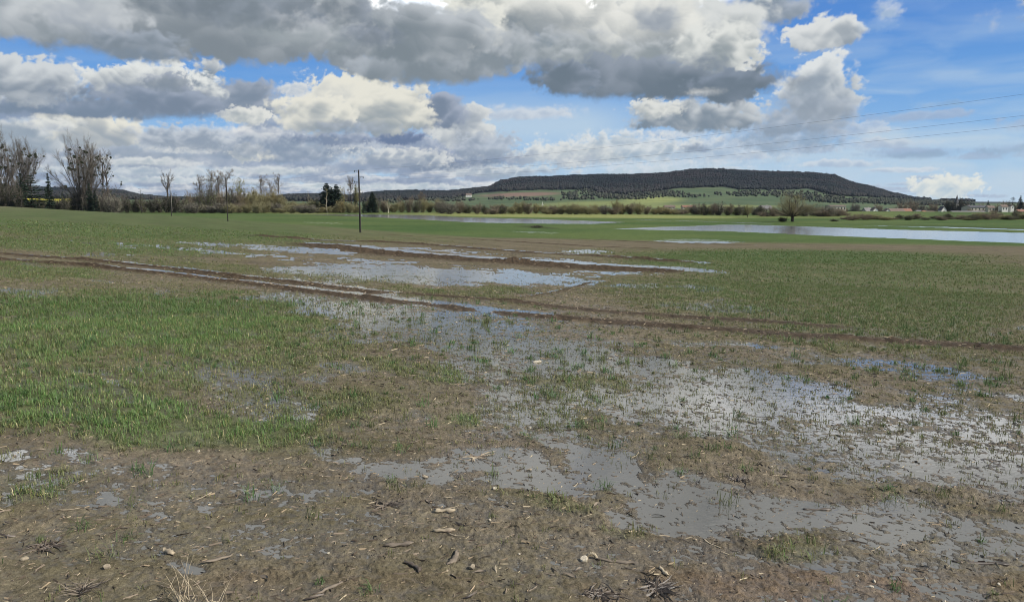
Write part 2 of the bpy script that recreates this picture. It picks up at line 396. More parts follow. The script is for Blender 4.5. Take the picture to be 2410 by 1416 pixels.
GR, LG, WH, CR, DB = (126, 137, 155), (172, 180, 188), (224, 226, 223), (230, 228, 216), (112, 127, 156)
CLOUDS = [
 # px, py, rx, ry, set, soft, dark, light, bias, k, opacity
 (1330, 368, 150, 34, 2, .30, (160, 172, 195), (226, 228, 224), .62, .5, .95),
 (1700, 350, 190, 42, 2, .7, (165, 180, 205), (218, 224, 229), .58, .4, .75),
 (1560, 400, 200, 24, 2, .8, (180, 195, 212), (222, 226, 229), .6, .4, .7),
 (2230, 440, 84, 30, 2, .2, (175, 194, 217), (230, 232, 224), .72, .5, 1),
 (2150, 362, 120, 12, 2, .7, (140, 162, 194), (160, 182, 210), .4, .4, .75),
 (2370, 352, 80, 14, 2, .7, (140, 162, 194), (160, 182, 210), .4, .4, .6),
 (1050, 375, 170, 34, 1, .4, (115, 131, 161), (152, 165, 189), .3, .4, .9),
 (300, 360, 330, 46, 1, .4, (134, 150, 177), (186, 194, 205), .42, .5, .9),
 (590, 365, 56, 22, 2, .22, (165, 175, 190), CR, .72, .5, 1),
 (700, 350, 200, 40, 2, .4, (130, 146, 174), (200, 206, 212), .4, .5, .85),
 (960, 372, 150, 26, 2, .4, (140, 154, 180), (222, 224, 222), .5, .5, .9),
 (60, 325, 130, 45, 1, .3, (146, 160, 182), (215, 219, 220), .45, .5, 1),
 (230, 308, 140, 42, 1, .2, (150, 161, 180), CR, .64, .75, 1),
 (120, 292, 70, 18, 2, .4, (170, 180, 192), (226, 227, 222), .7, .4, .9),
 (330, 380, 160, 11, 2, .5, (170, 182, 198), (226, 228, 226), .7, .4, .85),
 (430, 350, 90, 14, 2, .4, (176, 186, 198), (228, 229, 225), .7, .4, .85),
 (640, 400, 140, 12, 2, .5, (170, 184, 200), (222, 226, 226), .65, .4, .8),
 (300, 405, 300, 14, 2, .5, (160, 176, 198), (214, 220, 222), .6, .4, .8),
 (480, 425, 260, 9, 2, .5, (170, 186, 204), (220, 225, 226), .6, .4, .8),
 (900, 440, 260, 9, 2, .5, (170, 186, 204), (222, 227, 227), .65, .4, .8),
 (1180, 405, 150, 16, 2, .5, (150, 166, 190), (214, 220, 222), .5, .4, .8),
 (1480, 350, 190, 40, 2, .5, (160, 175, 196), (224, 227, 226), .6, .5, .85),
 (1850, 330, 160, 34, 2, .6, (140, 158, 186), (186, 198, 214), .4, .4, .75),
 (1640, 350, 40, 12, 2, .5, (120, 138, 168), (150, 166, 190), .25, .3, .8),
 (450, 325, 130, 34, 2, .3, (138, 152, 177), (206, 212, 218), .42, .5, .9),
 (1085, 300, 80, 52, 1, .25, (150, 161, 182), (218, 221, 220), .55, .5, 1),
 (1140, 345, 80, 36, 2, .35, (140, 154, 180), (190, 198, 208), .45, .5, .9),
 (800, 325, 130, 20, 2, .35, (118, 134, 168), (175, 184, 200), .3, .5, .9),
 (940, 324, 64, 18, 2, .3, (102, 120, 160), (150, 163, 190), .22, .4, 1),
 (575, 240, 110, 46, 1, .24, (122, 137, 164), (172, 181, 195), .38, .5, 1),
 (575, 274, 70, 26, 2, .22, (160, 170, 184), (224, 225, 220), .70, .5, 1),
 (200, 256, 260, 26, 1, .4, (116, 133, 162), (146, 159, 179), .25, .4, 1),
 (80, 190, 150, 68, 1, .2, (122, 136, 160), (208, 213, 216), .55, .62, 1),
 (480, 205, 56, 54, 1, .22, (130, 144, 167), (208, 212, 214), .5, .6, 1),
 (350, 195, 160, 60, 1, .2, (120, 134, 159), (226, 229, 227), .62, .75, 1),
 (370, 236, 190, 40, 1, .35, (116, 131, 159), (156, 167, 184), .32, .4, 1),
 (395, 195, 58, 26, 2, .4, (122, 135, 158), (150, 160, 178), .3, .3, .8),
 (1030, 268, 80, 46, 1, .25, (116, 131, 160), (168, 178, 195), .38, .5, 1),
 (850, 232, 150, 66, 1, .2, (170, 179, 188), CR, .70, .55, 1),
 (910, 262, 112, 62, 1, .18, (140, 152, 169), CR, .58, .85, 1),
 (755, 276, 104, 46, 1, .18, (146, 157, 173), CR, .60, .85, 1),
 (820, 300, 120, 18, 1, .5, (136, 148, 168), (176, 184, 195), .4, .4, .85),
 (700, 212, 44, 18, 2, .35, (190, 198, 206), (224, 225, 222), .7, .4, .9),
 (1000, 150, 210, 56, 0, .25, (124, 135, 152), (172, 180, 188), .38, .45, 1),
 (1190, 25, 180, 120, 0, .22, (126, 137, 154), (231, 231, 222), .56, .95, 1),
 (1180, 130, 190, 44, 1, .45, (128, 139, 156), (178, 185, 192), .36, .5, .95),
 (1110, 60, 80, 60, 1, .3, (180, 186, 190), (231, 231, 222), .72, .5, .9),
 (930, 75, 300, 86, 0, .25, (122, 133, 150), (188, 194, 199), .42, .45, 1),
 (440, 60, 460, 96, 0, .2, (124, 134, 151), (188, 194, 199), .42, .5, 1),
 (60, 30, 280, 78, 0, .25, (130, 141, 158), (196, 201, 205), .5, .5, 1),
 (650, 15, 330, 56, 0, .4, (112, 123, 142), (152, 161, 173), .28, .3, .9),
 (330, 112, 110, 42, 1, .3, (122, 134, 154), (160, 170, 182), .36, .4, .95),
 (190, 40, 110, 60, 1, .6, (158, 167, 178), (206, 210, 212), .6, .4, .75),
 (730, 80, 160, 46, 1, .6, (146, 156, 170), (196, 200, 204), .5, .4, .7),
 (600, 40, 120, 40, 1, .6, (118, 129, 147), (150, 160, 172), .3, .3, .8),
 (870, 85, 80, 34, 1, .5, (112, 123, 144), (140, 150, 166), .2, .3, .75),
 (1810, 20, 90, 46, 1, .35, (134, 146, 166), (180, 188, 198), .4, .4, .95),
 (1630, 60, 190, 110, 0, .22, (134, 145, 160), (216, 219, 218), .52, .5, 1),
 (1420, 65, 220, 120, 0, .2, (128, 139, 156), (231, 231, 225), .54, .9, 1),
 (1300, 110, 120, 50, 1, .5, (134, 145, 160), (184, 190, 196), .4, .4, .85),
 (1545, 48, 60, 34, 1, .6, (150, 160, 172), (186, 192, 198), .35, .3, .8),
 (1480, 130, 190, 40, 1, .5, (140, 150, 164), (196, 201, 204), .42, .4, .8),
 (1880, 285, 120, 40, 1, .35, (138, 153, 178), (190, 198, 208), .4, .5, .9),
 (1930, 210, 100, 92, 1, .2, (146, 159, 181), (222, 226, 227), .50, .75, 1),
 (1915, 255, 90, 40, 1, .5, (140, 153, 176), (186, 195, 206), .36, .4, .8),
 (1930, 80, 98, 42, 1, .2, (134, 147, 168), (220, 223, 223), .58, .85, 1),
 (1690, 130, 100, 78, 1, .24, (136, 147, 162), (224, 226, 222), .66, .6, 1),
 (1640, 275, 165, 44, 1, .22, (120, 135, 158), (204, 209, 212), .46, .6, 1),
 (1560, 190, 270, 56, 0, .22, (103, 117, 139), (146, 156, 169), .30, .45, 1),
 (1330, 190, 80, 40, 1, .25, (104, 118, 140), (140, 151, 166), .32, .4, 1),
 (1720, 205, 90, 44, 1, .25, (103, 117, 139), (134, 146, 162), .28, .4, 1),
 (1540, 256, 72, 24, 2, .35, (150, 160, 174), (224, 225, 220), .72, .4, .95),
 (1655, 218, 40, 9, 2, .9, (170, 178, 186), (222, 223, 219), .6, .4, .8),
 (2095, 25, 30, 24, 2, .7, (170, 188, 214), (205, 214, 226), .6, .4, .75),
 (2070, 60, 40, 20, 2, .9, (150, 180, 220), (180, 202, 228), .6, .4, .4),
 (2230, 245, 70, 8, 2, .9, (140, 170, 208), (165, 190, 220), .4, .4, .5),
]

def sky_colour(A, E):
    """radiance of the sky (display-linear) at azimuth, elevation grids in degrees"""
    sh = A.shape
    stops = [(-3, (196, 214, 230)), (0, (190, 211, 230)), (2.5, (166, 200, 229)), (5, (136, 182, 228)), (8, (110, 163, 222)), (11, (90, 146, 215)), (15, (80, 131, 206)), (25, (58, 112, 196)), (60, (50, 98, 180))]
    es = [q[0] for q in stops]
    col = np.stack([np.interp(E, es, [s2l(q[1])[i] for q in stops]) for i in range(3)], -1)
    # thin veils
    v1 = fbm(A * .09 + .4 * fbm(A * .1, E * .3, 3, 301), E * .42, 5, 305)
    veil = np.clip(.30 + .9 * v1, 0, 1) * sstep(12, 2, E) * .75 + .28 * np.clip(v1 + .2 + .4 * sstep(20, 36, A), 0, 1) * sstep(17, 9, E) * sstep(5, 20, A)
    vv = np.clip(1.25 - np.abs((A - 1) / 9) ** 2, 0, 1) * np.exp(-((E - 5.6) / 1.8) ** 2)
    veil = np.maximum(veil, .8 * vv)
    col = lerp(col, np.broadcast_to(s2l((190, 210, 226)), col.shape), veil)
    dA = A[0, 1] - A[0, 0]
    L = 2.0
    def paint(a0, e0, ra, re, s, soft, lo, hi, bias, k, op, seed=0):
        nonlocal col
        m = 1.9
        sel = (A > a0 - ra * m - .6) & (A < a0 + ra * m + .6) & (E > e0 - re * m - .5) & (E < e0 + re * m + .6)
        if not sel.any(): return
        r_ = np.where(sel.any(1))[0]; c_ = np.where(sel.any(0))[0]
        sl_ = (slice(max(r_[0] - 1, 0), r_[-1] + 2), slice(max(c_[0] - 1, 0), c_[-1] + 2))
        a, e = A[sl_], E[sl_]
        fs = (4.6, 2.3, 1.0)[s] if s < 3 else max(ra * .55, .12)
        x, y = a / fs, e / fs * 1.45
        w1 = fbm(x * .55, y * .55, 3, 311 + seed); w2 = fbm(x * .55 + 7, y * .55, 3, 321 + seed)
        xx, yy = x + .22 * w2, y + .22 * w1
        b = billow(xx, yy, 5, 331 + seed, .52)
        dx = (a - a0 + ra * .30 * w1) / ra; dyy = (e - e0 + re * .26 * w2) / re
        q = np.sqrt(dx ** 2 + np.where(dyy < 0, dyy * 1.15, dyy) ** 2)
        up = np.clip(.65 + .5 * dyy, .25, 1)
        hgt = 1.0 - q + .70 * (b - .50) * up + .16 * fbm(x * 5, y * 3.5, 3, 341 + seed)
        sf = soft * (.75 + 1.1 * np.clip(.4 + fbm(x * .7, y * .7, 2, 345 + seed), 0, 1.4))
        mask = sstep(-sf * .5, sf * .9, hgt) * op
        # light from above and the right, dimmed by the cloud it has to cross
        bs = billow(xx, yy, 2, 331 + seed, .42)
        rho = np.clip(hgt + .05, 0, 1.1) * np.clip(.35 + 1.5 * (bs - .25), .1, 2)
        stE = abs(E[1, 0] - E[0, 0]); stA = abs(A[0, 1] - A[0, 0])
        acc = np.zeros_like(rho)
        for i in range(1, 10):
            oy = int(round(.085 * i * re * .92 / stE)); ox = int(round(.085 * i * re * .75 / stA))
            sh_ = np.zeros_like(rho)
            if oy < rho.shape[0] and ox < rho.shape[1]:
                sh_[:rho.shape[0] - oy, :rho.shape[1] - ox] = rho[oy:, ox:]
            acc += sh_
        lit = np.exp(-acc * .42)
        rel = .8 * bs + .22 * b
        gx = np.gradient(rel, axis=1); gy = np.gradient(rel, axis=0)
        emb = np.tanh(-(gx / stA * .45 + gy / stE * .6) * fs * .42)
        low = fbm(x * .55 + 3, y * .75, 3, 361 + seed)
        t = bias - .33 + .62 * lit + k * np.clip(dyy, -1.2, 1.2) * .34 + .10 * emb + .36 * low
        t = sstep(-.05, 1.02, t)
        c = s2l(lo) + (s2l(hi) - s2l(lo)) * t[..., None]
        # thin edges take on the brightness of what shines through
        col[sl_] = col[sl_] + (c - col[sl_]) * mask[..., None]
    rs = np.random.RandomState(5)
    # far banks, low over the horizon, row behind row
    rows = np.geomspace(.35, 6.4, 22)
    for e0 in rows:
        n = int(22 / (e0 * .20 + .35))
        for _ in range(n):
            a0 = rs.uniform(-60, 55); left = 1 - sstep(-8, 6, a0)
            if rs.rand() > .16 + .84 * left: continue
            sc_ = (e0 + .6) / 5
            ra = rs.uniform(2.0, 5.0) * sc_ ** .6; re = rs.uniform(.42, .85) * sc_ ** .8
            if left < .5: ra *= .8; re *= .6
            br = rs.rand()
            br = br * br * (3 - 2 * br)
            lo = (138 + 24 * (1 - left), 154 + 20 * (1 - left), 177 + 18 * (1 - left)); hi = (160 + 70 * br, 173 + 57 * br, 195 + 33 * br)
            paint(a0, e0 + rs.uniform(-.15, .15), ra, re, 3, .45, lo, hi, .28 + .50 * br, .7, .55 + .35 * left, rs.randint(60))
    # unseen lumpy deck added above the frame, brightness shaped for the puddle reflections
    n1 = fbm(A * .11, E * .2, 5, 371); b = billow(A * .16, E * .26, 4, 381)
    dk = sstep(-.35, .1, n1 + .33 + .5 * sstep(34, 10, A) + .6 * sstep(21, 16, E)) * sstep(0, .9, E - np.interp(A, [-80, 12, 18, 24, 34, 80], [12.6, 12.6, 14.2, 13.6, 12.2, 12.2]))
    t = np.clip(.74 + .9 * fbm(A * .15 + 5, E * .25, 4, 391) + .3 * (b - .5), 0, 1)
    dcol = s2l((176, 184, 196)) + (s2l((247, 247, 245)) - s2l((176, 184, 196))) * t[..., None]
    dcol = dcol * (.80 + 1.35 * sstep(18.5, 14.2, E) + .3 * fbm(A * .07 + 9, E * .1, 2, 395))[..., None]
    col = col + (dcol - col) * dk[..., None]
    for _ in range(46):          # more of the same to both sides
        a0 = rs.choice((-1, 1)) * rs.uniform(40, 78); e0 = rs.uniform(3, 13); q = rs.uniform(.6, 1.2)
        paint(a0, e0, 1.1 * e0 ** .8 * q, .34 * e0 ** .85 * q, 0 if e0 > 9 else 1, .25, (128, 141, 162), (226, 227, 222), rs.uniform(.4, .65), .7, 1, rs.randint(9))
    for i, (px, py, rx, ry, s, soft, lo, hi, bias, k, op) in enumerate(CLOUDS):
        if lo[2] - lo[0] > 22: lo = (lo[0] + 3, lo[1] + 3, lo[2] - 6)
        a0, e0 = azel(px, py)
        ra = (azel(px + rx, py)[0] - azel(px - rx, py)[0]) / 2
        re = (azel(px, py - ry)[1] - azel(px, py + ry)[1]) / 2
        paint(a0, e0, ra, re, s, soft, lo, hi, bias, k, op, i % 9)
    return col

def build_sky():
    m = bpy.data.materials.new('cloudy_sky'); m.use_nodes = True
    t = NT(m.node_tree)
    for n in list(t.n): t.n.remove(n)
    o = t.n.new('ShaderNodeOutputMaterial'); e = t.n.new('ShaderNodeEmission'); at_ = t.n.new('ShaderNodeAttribute'); at_.attribute_name = 'sky'
    t.l.new(at_.outputs['Color'], e.inputs['Color']); t.l.new(e.outputs[0], o.inputs[0]); e.inputs['Strength'].default_value = 1.0
    m.cycles.emission_sampling = 'NONE'
    V, Fc, T, off = [], [], [], 0
    for (a0, a1, e0, e1, st, R) in ((-37, 37, -1.2, 15.6, .056, 12000.0), (-78, 78, -2.0, 38, .25, 12150.0)):
        A1 = np.arange(a0, a1 + st * .5, st); E1 = np.arange(e0, e1 + st * .5, st)
        A, E = np.meshgrid(A1, E1)
        c = np.clip(sky_colour(A, E), 0, None) / 2 ** EXPO
        ar, er = np.radians(A), np.radians(E)
        v = np.stack([R * np.cos(er) * np.sin(ar), R * np.cos(er) * np.cos(ar), R * np.sin(er)], -1)
        n, k = A.shape
        i = (np.arange(n - 1)[:, None] * k + np.arange(k - 1)[None, :])
        f = np.stack([i, i + 1, i + k + 1, i + k], -1).reshape(-1, 4)
        if R > 12100:
            ins = (A > -36.5) & (A < 36.5) & (E < 15.2); ins = ins.ravel()
            f = f[~ins[f].all(1)]
        V.append(v.reshape(-1, 3)); T.append(c.reshape(-1, 3)); Fc.append(f + off); off += n * k
    me = mesh_np('sky', np.concatenate(V), np.concatenate(Fc), m, True, {'sky': np.concatenate(T)})
    obj('sky', me, kind='structure')
build_sky()

# ------------------------------------------------------------------ ground sheet
def ground_material():
    m, t, b = material('wet_soil_and_crop')
    at = t.n.new('ShaderNodeAttribute'); at.attribute_name = 'tint'
    wa = t.n.new('ShaderNodeAttribute'); wa.attribute_name = 'dry'
    g = t.n.new('ShaderNodeNewGeometry')
    P = g.outputs['Position']
    f1, _ = t.noise(P, 9.0, 5, .65); f2, _ = t.noise(P, 60.0, 4, .65); f3, _ = t.noise(P, .7, 4, .6)
    f4, _ = t.noise(P, 260.0, 2, .6)
    k = t.m('MULTIPLY', t.ramp(f1, .25, .75, .55, 1.42, False), t.ramp(f2, .25, .75, .62, 1.38, False))
    k = t.m('MULTIPLY', k, t.ramp(f3, .25, .75, .84, 1.16, False))
    k = t.m('MULTIPLY', k, t.ramp(f4, .3, .7, .75, 1.25, False))
    t.put(b.inputs['Base Color'], t.mix(1.0, at.outputs['Color'], t.xyz(k, k, k), 'MULTIPLY'))
    f5, _ = t.noise(P, 2.3, 4, .6)
    t.put(b.inputs['Roughness'], t.ramp(t.m('ADD', wa.outputs['Fac'], t.m('MULTIPLY', t.m('SUBTRACT', t.m('ADD', f1, f5), 1.0), .9)), -.05, .60, .27, .75))
    t.put(b.inputs['Specular IOR Level'], t.ramp(wa.outputs['Fac'], .2, .9, .5, .03))
    bn = t.n.new('ShaderNodeBump'); bn.inputs['Strength'].default_value = .8; bn.inputs['Distance'].default_value = .016
    t.put(bn.inputs['Height'], t.m('ADD', f2, t.m('MULTIPLY', f4, .5)))
    t.put(b.inputs['Normal'], bn.outputs[0])
    return m

def polar(th, rr):
    A, R = np.meshgrid(th, rr)
    x, y = R * np.sin(A), R * np.cos(A)
    n, m = len(rr), len(th)
    i = (np.arange(n - 1)[:, None] * m + np.arange(m - 1)[None, :]).ravel()
    f = np.stack([i, i + 1, i + m + 1, i + m], 1)
    return x.ravel(), y.ravel(), f

def build_ground():
    th = np.radians(np.concatenate([np.linspace(-62, -38, 100)[:-1], np.linspace(-38, 38, 1300), np.linspace(38, 62, 100)[1:]]))
    ang = np.radians(np.arange(60, 1.75, -.058))
    r1 = 1.6 / np.tan(ang)
    r2 = np.geomspace(r1[-1], 430, 330)[1:]
    r3 = np.geomspace(430, 1300, 40)[1:]
    x, y, f = polar(th, np.concatenate([r1, r2, r3]))
    z, S, Gn, rut, tint = land(x, y)
    dry = np.where(rut > .4, .7, S) + np.clip((np.hypot(x, y) - 14) / 26, 0, 1)
    me = mesh_np('ground', np.stack([x, y, z], 1), f[:, ::-1], MAT['ground'], True, {'tint': tint, 'dry': dry})
    o = obj('ground', me, kind='structure')
    # the same field to the sides of and behind the viewer, coarser
    th = np.radians(np.linspace(62, 298, 160)); rr = np.geomspace(.9, 1300, 90)
    x, y, f = polar(th, rr)
    z = base(x, np.abs(y)) + .02 * fbm(x, y, 3, 5)
    tint = np.tile(C_(.11, .1, .055), (len(x), 1))
    me = mesh_np('ground_behind', np.stack([x, y, z], 1), f[:, ::-1], MAT['ground'], True, {'tint': tint, 'dry': np.ones(len(x))})
    obj('field', me, kind='structure')
    x, y, f = polar(np.radians(np.linspace(-62, 62, 60)), np.array([.25, .5, .95]))
    me = mesh_np('ground_underfoot', np.stack([x, y, base(x, y) + .01], 1), f[:, ::-1], MAT['ground'], True, {'tint': np.tile(C_(.12, .095, .065), (len(x), 1)), 'dry': np.full(len(x), .4)})
    obj('ground_underfoot', me, kind='structure')

def water_material(name, deep, rip, scale, dist):
    m, t, b = material(name)
    g = t.n.new('ShaderNodeNewGeometry'); P = g.outputs['Position']
    f0, _ = t.noise(P, .8, 3, .5)
    t.put(b.inputs['Base Color'], t.mix(t.ramp(f0, .3, .7), tuple(deep) + (1,), tuple(c * 1.35 for c in deep) + (1,)))
    b.inputs['Roughness'].default_value = .10 if name == 'flood_water' else .05
    b.inputs['IOR'].default_value = 1.33 if name == 'flood_water' else 1.50
    b.inputs['Specular IOR Level'].default_value = .85
    V = t.v('MULTIPLY', P, (1.0, 1.6, 1.0))
    f1, _ = t.noise(V, scale, 3, .55); f2, _ = t.noise(V, scale * 3.7, 2, .5)
    bn = t.n.new('ShaderNodeBump'); bn.inputs['Strength'].default_value = rip; bn.inputs['Distance'].default_value = dist
    t.put(bn.inputs['Height'], t.m('ADD', f1, t.m('MULTIPLY', f2, .4)))
    t.put(bn.inputs['Normal'], t.xyz(0.0, 0.0, 1.0))      # still water lies level
    t.put(b.inputs['Normal'], bn.outputs[0])
    return m

def build_water():
    th = np.radians(np.linspace(-60, 60, 260)); rr = np.geomspace(1.2, 150, 420)
    x, y, f = polar(th, rr)
    me = mesh_np('puddle_water', np.stack([x, y, base(x, y)], 1), f[:, ::-1], MAT['puddle'], True)
    obj('puddle_water', me, kind='structure')
    th = np.radians(np.linspace(-60, 60, 120)); rr = np.geomspace(70, 400, 60)
    x, y, f = polar(th, rr)
    me = mesh_np('flood_water', np.stack([x, y, np.full(len(x), PLAIN + .03)], 1), f[:, ::-1], MAT['flood'], True)
    obj('flood_water', me, kind='structure')

MAT = {}
MAT['ground'] = ground_material()
MAT['puddle'] = water_material('muddy_water', (.085, .084, .074), .10, 9.0, .010)
MAT['flood'] = water_material('flood_water', (.16, .165, .165), .10, 1.6, .02)
build_ground()
build_water()

# ------------------------------------------------------------------ young corn and grass
def blade_material():
    m, t, b = material('grass_blade')
    at = t.n.new('ShaderNodeAttribute'); at.attribute_name = 'tint'
    t.put(b.inputs['Base Color'], at.outputs['Color'])
    b.inputs['Roughness'].default_value = .5; b.inputs['Specular IOR Level'].default_value = .3
    tr = t.n.new('ShaderNodeBsdfTranslucent'); t.put(tr.inputs[0], at.outputs['Color'])
    mx = t.n.new('ShaderNodeMixShader'); mx.inputs[0].default_value = .3
    o = [n for n in t.n if n.type == 'OUTPUT_MATERIAL'][0]
    t.l.new(b.outputs[0], mx.inputs[1]); t.l.new(tr.outputs[0], mx.inputs[2]); t.l.new(mx.outputs[0], o.inputs[0])
    return m
MAT['blade'] = blade_material()

def build_grass():
    rs = np.random.RandomState(11)
    VV, FF, TT = [], [], []
    off = 0
    # ring, tufts per m2, blades per tuft, blade length, blade width
    half = rad(52)
    for (ra, rb, dens, nb, ln, wd) in ((1.6, 6, 420, 7, .080, .0036), (6, 12, 520, 6, .072, .0046), (12, 24, 240, 5, .085, .0072), (24, 45, 60, 4, .105, .015), (45, 80, 14, 4, .11, .03)):
        area = half * (rb * rb - ra * ra)
        n = int(area * dens)
        a = rs.uniform(-half, half, n); r = np.sqrt(rs.uniform(ra * ra, rb * rb, n))
        x, y = r * np.sin(a), r * np.cos(a)
        z, S, Gn, rut = land(x, y, False)
        clump = np.clip(.5 + 1.1 * fbm(x * 1.7, y * 1.7, 3, 201), 0, 1)
        p = np.clip(Gn, 0, 1) ** 1.3 * (.35 + .65 * clump) * (1.15 if rb < 30 else .8) + (.17 + .10 * clump) * np.clip(1.2 - r / 26, .12, 1) + .13 * (S < .05) * (r > 4.5) * (r < 18)
        mudz = sstep(6.4, 4.2, r + .8 * fbm(x * .9, y * .9, 2, 205))
        p = p * (1 - .88 * mudz * (Gn < .35)) * (1 - np.clip(rut * 1.4, 0, 1))
        p = np.where(base(x, y) < PLAIN + .25, 0, p)
        if rb > 70: p = p * sstep(80, 56, r)
        keep = rs.rand(n) < p
        x, y, z, S, Gn, r, clump = x[keep], y[keep], z[keep], S[keep], Gn[keep], r[keep], clump[keep]
        z = np.maximum(z, base(x, y) - .01)
        k = len(x)
        X = np.repeat(x, nb); Y = np.repeat(y, nb); Z = np.repeat(z, nb); GG = np.repeat(Gn, nb); CL = np.repeat(clump, nb)
        N = len(X)
        X = X + rs.normal(0, .016 if rb < 13 else .03, N); Y = Y + rs.normal(0, .016 if rb < 13 else .03, N)
        L = ln * rs.uniform(.4, 1.1, N) * (.50 + .55 * GG)
        az = rs.uniform(0, 2 * np.pi, N); lean = np.abs(rs.normal(.55, .4, N)) + .1
        lean = np.clip(lean, 0, 1.35)
        hx, hy = np.cos(az), np.sin(az)
        sx, sy = -hy, hx
        w_ = wd * rs.uniform(.7, 1.3, N)
        def pt(s, bend):
            l = L * s
            return X + hx * l * np.sin(lean * bend), Y + hy * l * np.sin(lean * bend), Z + l * np.cos(lean * bend)
        p0 = pt(0, 1); p1 = pt(.55, .7); p2 = pt(1.0, 1.25)
        v = np.empty((N, 5, 3))
        for i, (p_, ww, sgn) in enumerate(((p0, .8, -1), (p0, .8, 1), (p1, 1.0, 1), (p1, 1.0, -1), (p2, 0, 0))):
            v[:, i, 0] = p_[0] + sx * w_ * ww * .5 * sgn; v[:, i, 1] = p_[1] + sy * w_ * ww * .5 * sgn; v[:, i, 2] = p_[2]
        v[:, 0:2, 2] -= .008
        b_ = off + np.arange(N)[:, None] * 5
        f = np.concatenate([b_ + np.array([0, 1, 2]), b_ + np.array([0, 2, 3]), b_ + np.array([3, 2, 4])], 0)
        off += N * 5
        c = lerp(np.broadcast_to(C_(.085, .088, .038), (N, 3)), np.broadcast_to(C_(.058, .102, .029), (N, 3)), np.clip(GG * 1.8 - .85 + rs.normal(0, .28, N) + .5 * (np.repeat(clump, nb) - .5), 0, 1))
        c = lerp(c, np.broadcast_to(C_(.13, .115, .045), (N, 3)), (rs.rand(N) < .16) * 1.0 * rs.rand(N))
        c = lerp(c, np.broadcast_to(C_(.30, .25, .14), (N, 3)), (rs.rand(N) < (.022 if rb < 20 else .0)) * .7)
        c = c * ((rs.uniform(.8, 1.3, N) if rb < 20 else rs.uniform(.92, 1.12, N)) * (1.7 + .4 * GG if rb < 20 else 1.7))[:, None]
        VV.append(v.reshape(-1, 3)); FF.append(f); TT.append(np.repeat(c, 5, 0))
    n = 3350
    a = rs.uniform(-half, half, n); r = np.sqrt(rs.uniform(3.0 ** 2, 15 ** 2, n)); x, y = r * np.sin(a), r * np.cos(a)
    z, S, Gn, rut = land(x, y, False)
    keep = (rs.rand(n) < (.35 + .5 * np.clip(fbm(x * .6, y * .6, 2, 207), -.5, .8) + .5 * Gn) * np.where(r < 5, .6, 1)) & (rut < .3)
    x, y, z, r = x[keep], y[keep], np.maximum(z, base(x, y) - .004)[keep], r[keep]
    nb = 22; k = len(x); big = np.repeat(rs.uniform(.45, 1.25, k) ** 1.5, nb); hue = np.repeat(rs.rand(k), nb)
    X, Y, Z = np.repeat(x, nb), np.repeat(y, nb), np.repeat(z, nb); N = len(X)
    X = X + rs.normal(0, .028, N) * big; Y = Y + rs.normal(0, .028, N) * big
    L = .105 * rs.uniform(.4, 1.15, N) * big; az = rs.uniform(0, 6.283, N); lean = np.clip(np.abs(rs.normal(.75, .45, N)), .1, 1.45)
    hx, hy = np.cos(az), np.sin(az); w_ = .0042 * rs.uniform(.7, 1.3, N) * np.repeat(np.clip(r / 6, .8, 1.6), nb)
    v = np.empty((N, 5, 3))
    for i, (sg, bend, ww, sgn) in enumerate(((0, 1, .8, -1), (0, 1, .8, 1), (.55, .75, 1, 1), (.55, .75, 1, -1), (1, 1.3, 0, 0))):
        l = L * sg; le = np.minimum(lean * bend, 1.6)
        v[:, i, 0] = X + hx * l * np.sin(le) - hy * w_ * ww * .5 * sgn; v[:, i, 1] = Y + hy * l * np.sin(le) + hx * w_ * ww * .5 * sgn; v[:, i, 2] = Z + np.maximum(l * np.cos(le), .002) - .006 * (sg == 0)
    b_ = off + np.arange(N)[:, None] * 5; off += N * 5
    FF.append(np.concatenate([b_ + np.array([0, 1, 2]), b_ + np.array([0, 2, 3]), b_ + np.array([3, 2, 4])], 0)); VV.append(v.reshape(-1, 3))
    c = lerp(np.broadcast_to(C_(.080, .150, .050), (N, 3)), np.broadcast_to(C_(.135, .140, .060), (N, 3)), np.clip(hue * 1.3 - .2, 0, 1)) * rs.uniform(.75, 1.3, N)[:, None]
    TT.append(np.repeat(c, 5, 0))
    me = mesh_np('young_crop', np.concatenate(VV), np.concatenate(FF), MAT['blade'], False, {'tint': np.concatenate(TT)})
    obj('grass', me, kind='stuff', label='thin young green crop and grass growing in the wet mud', category='grass')
    print('blades', off // 5)
build_grass()

# ------------------------------------------------------------------ hills, fields on their slopes, woods
def at(px, py, Y):
    d = pdir(px, py); k = Y / d[1]
    return d[0] * k, Y, CAMZ + d[2] * k

RIDGE = [(-700, 436), (-200, 440), (0, 443), (60, 446), (170, 447), (230, 450), (290, 452), (330, 463), (400, 469), (560, 471), (640, 467), (680, 462), (760, 461), (800, 466), (860, 459), (900, 454), (960, 452),
 (1050, 454), (1110, 447), (1150, 443), (1180, 428), (1220, 421), (1300, 418), (1400, 414), (1500, 414), (1560, 411), (1620, 403), (1680, 401), (1740, 405), (1800, 407), (1900, 409), (1960, 415), (2000, 431), (2050, 443),
 (2100, 458), (2150, 468), (2200, 472), (2300, 475), (2410, 476), (3200, 476)]
EDGE = [(-700, 470), (0, 466), (330, 470), (860, 475), (1060, 468), (1120, 456), (1180, 450), (1290, 446), (1390, 447), (1410, 458), (1490, 459), (1600, 442), (1700, 440), (1740, 446), (1860, 447), (1900, 444), (1960, 460), (2080, 465), (2150, 470), (2300, 478), (3200, 478)]
YR = 2800.0
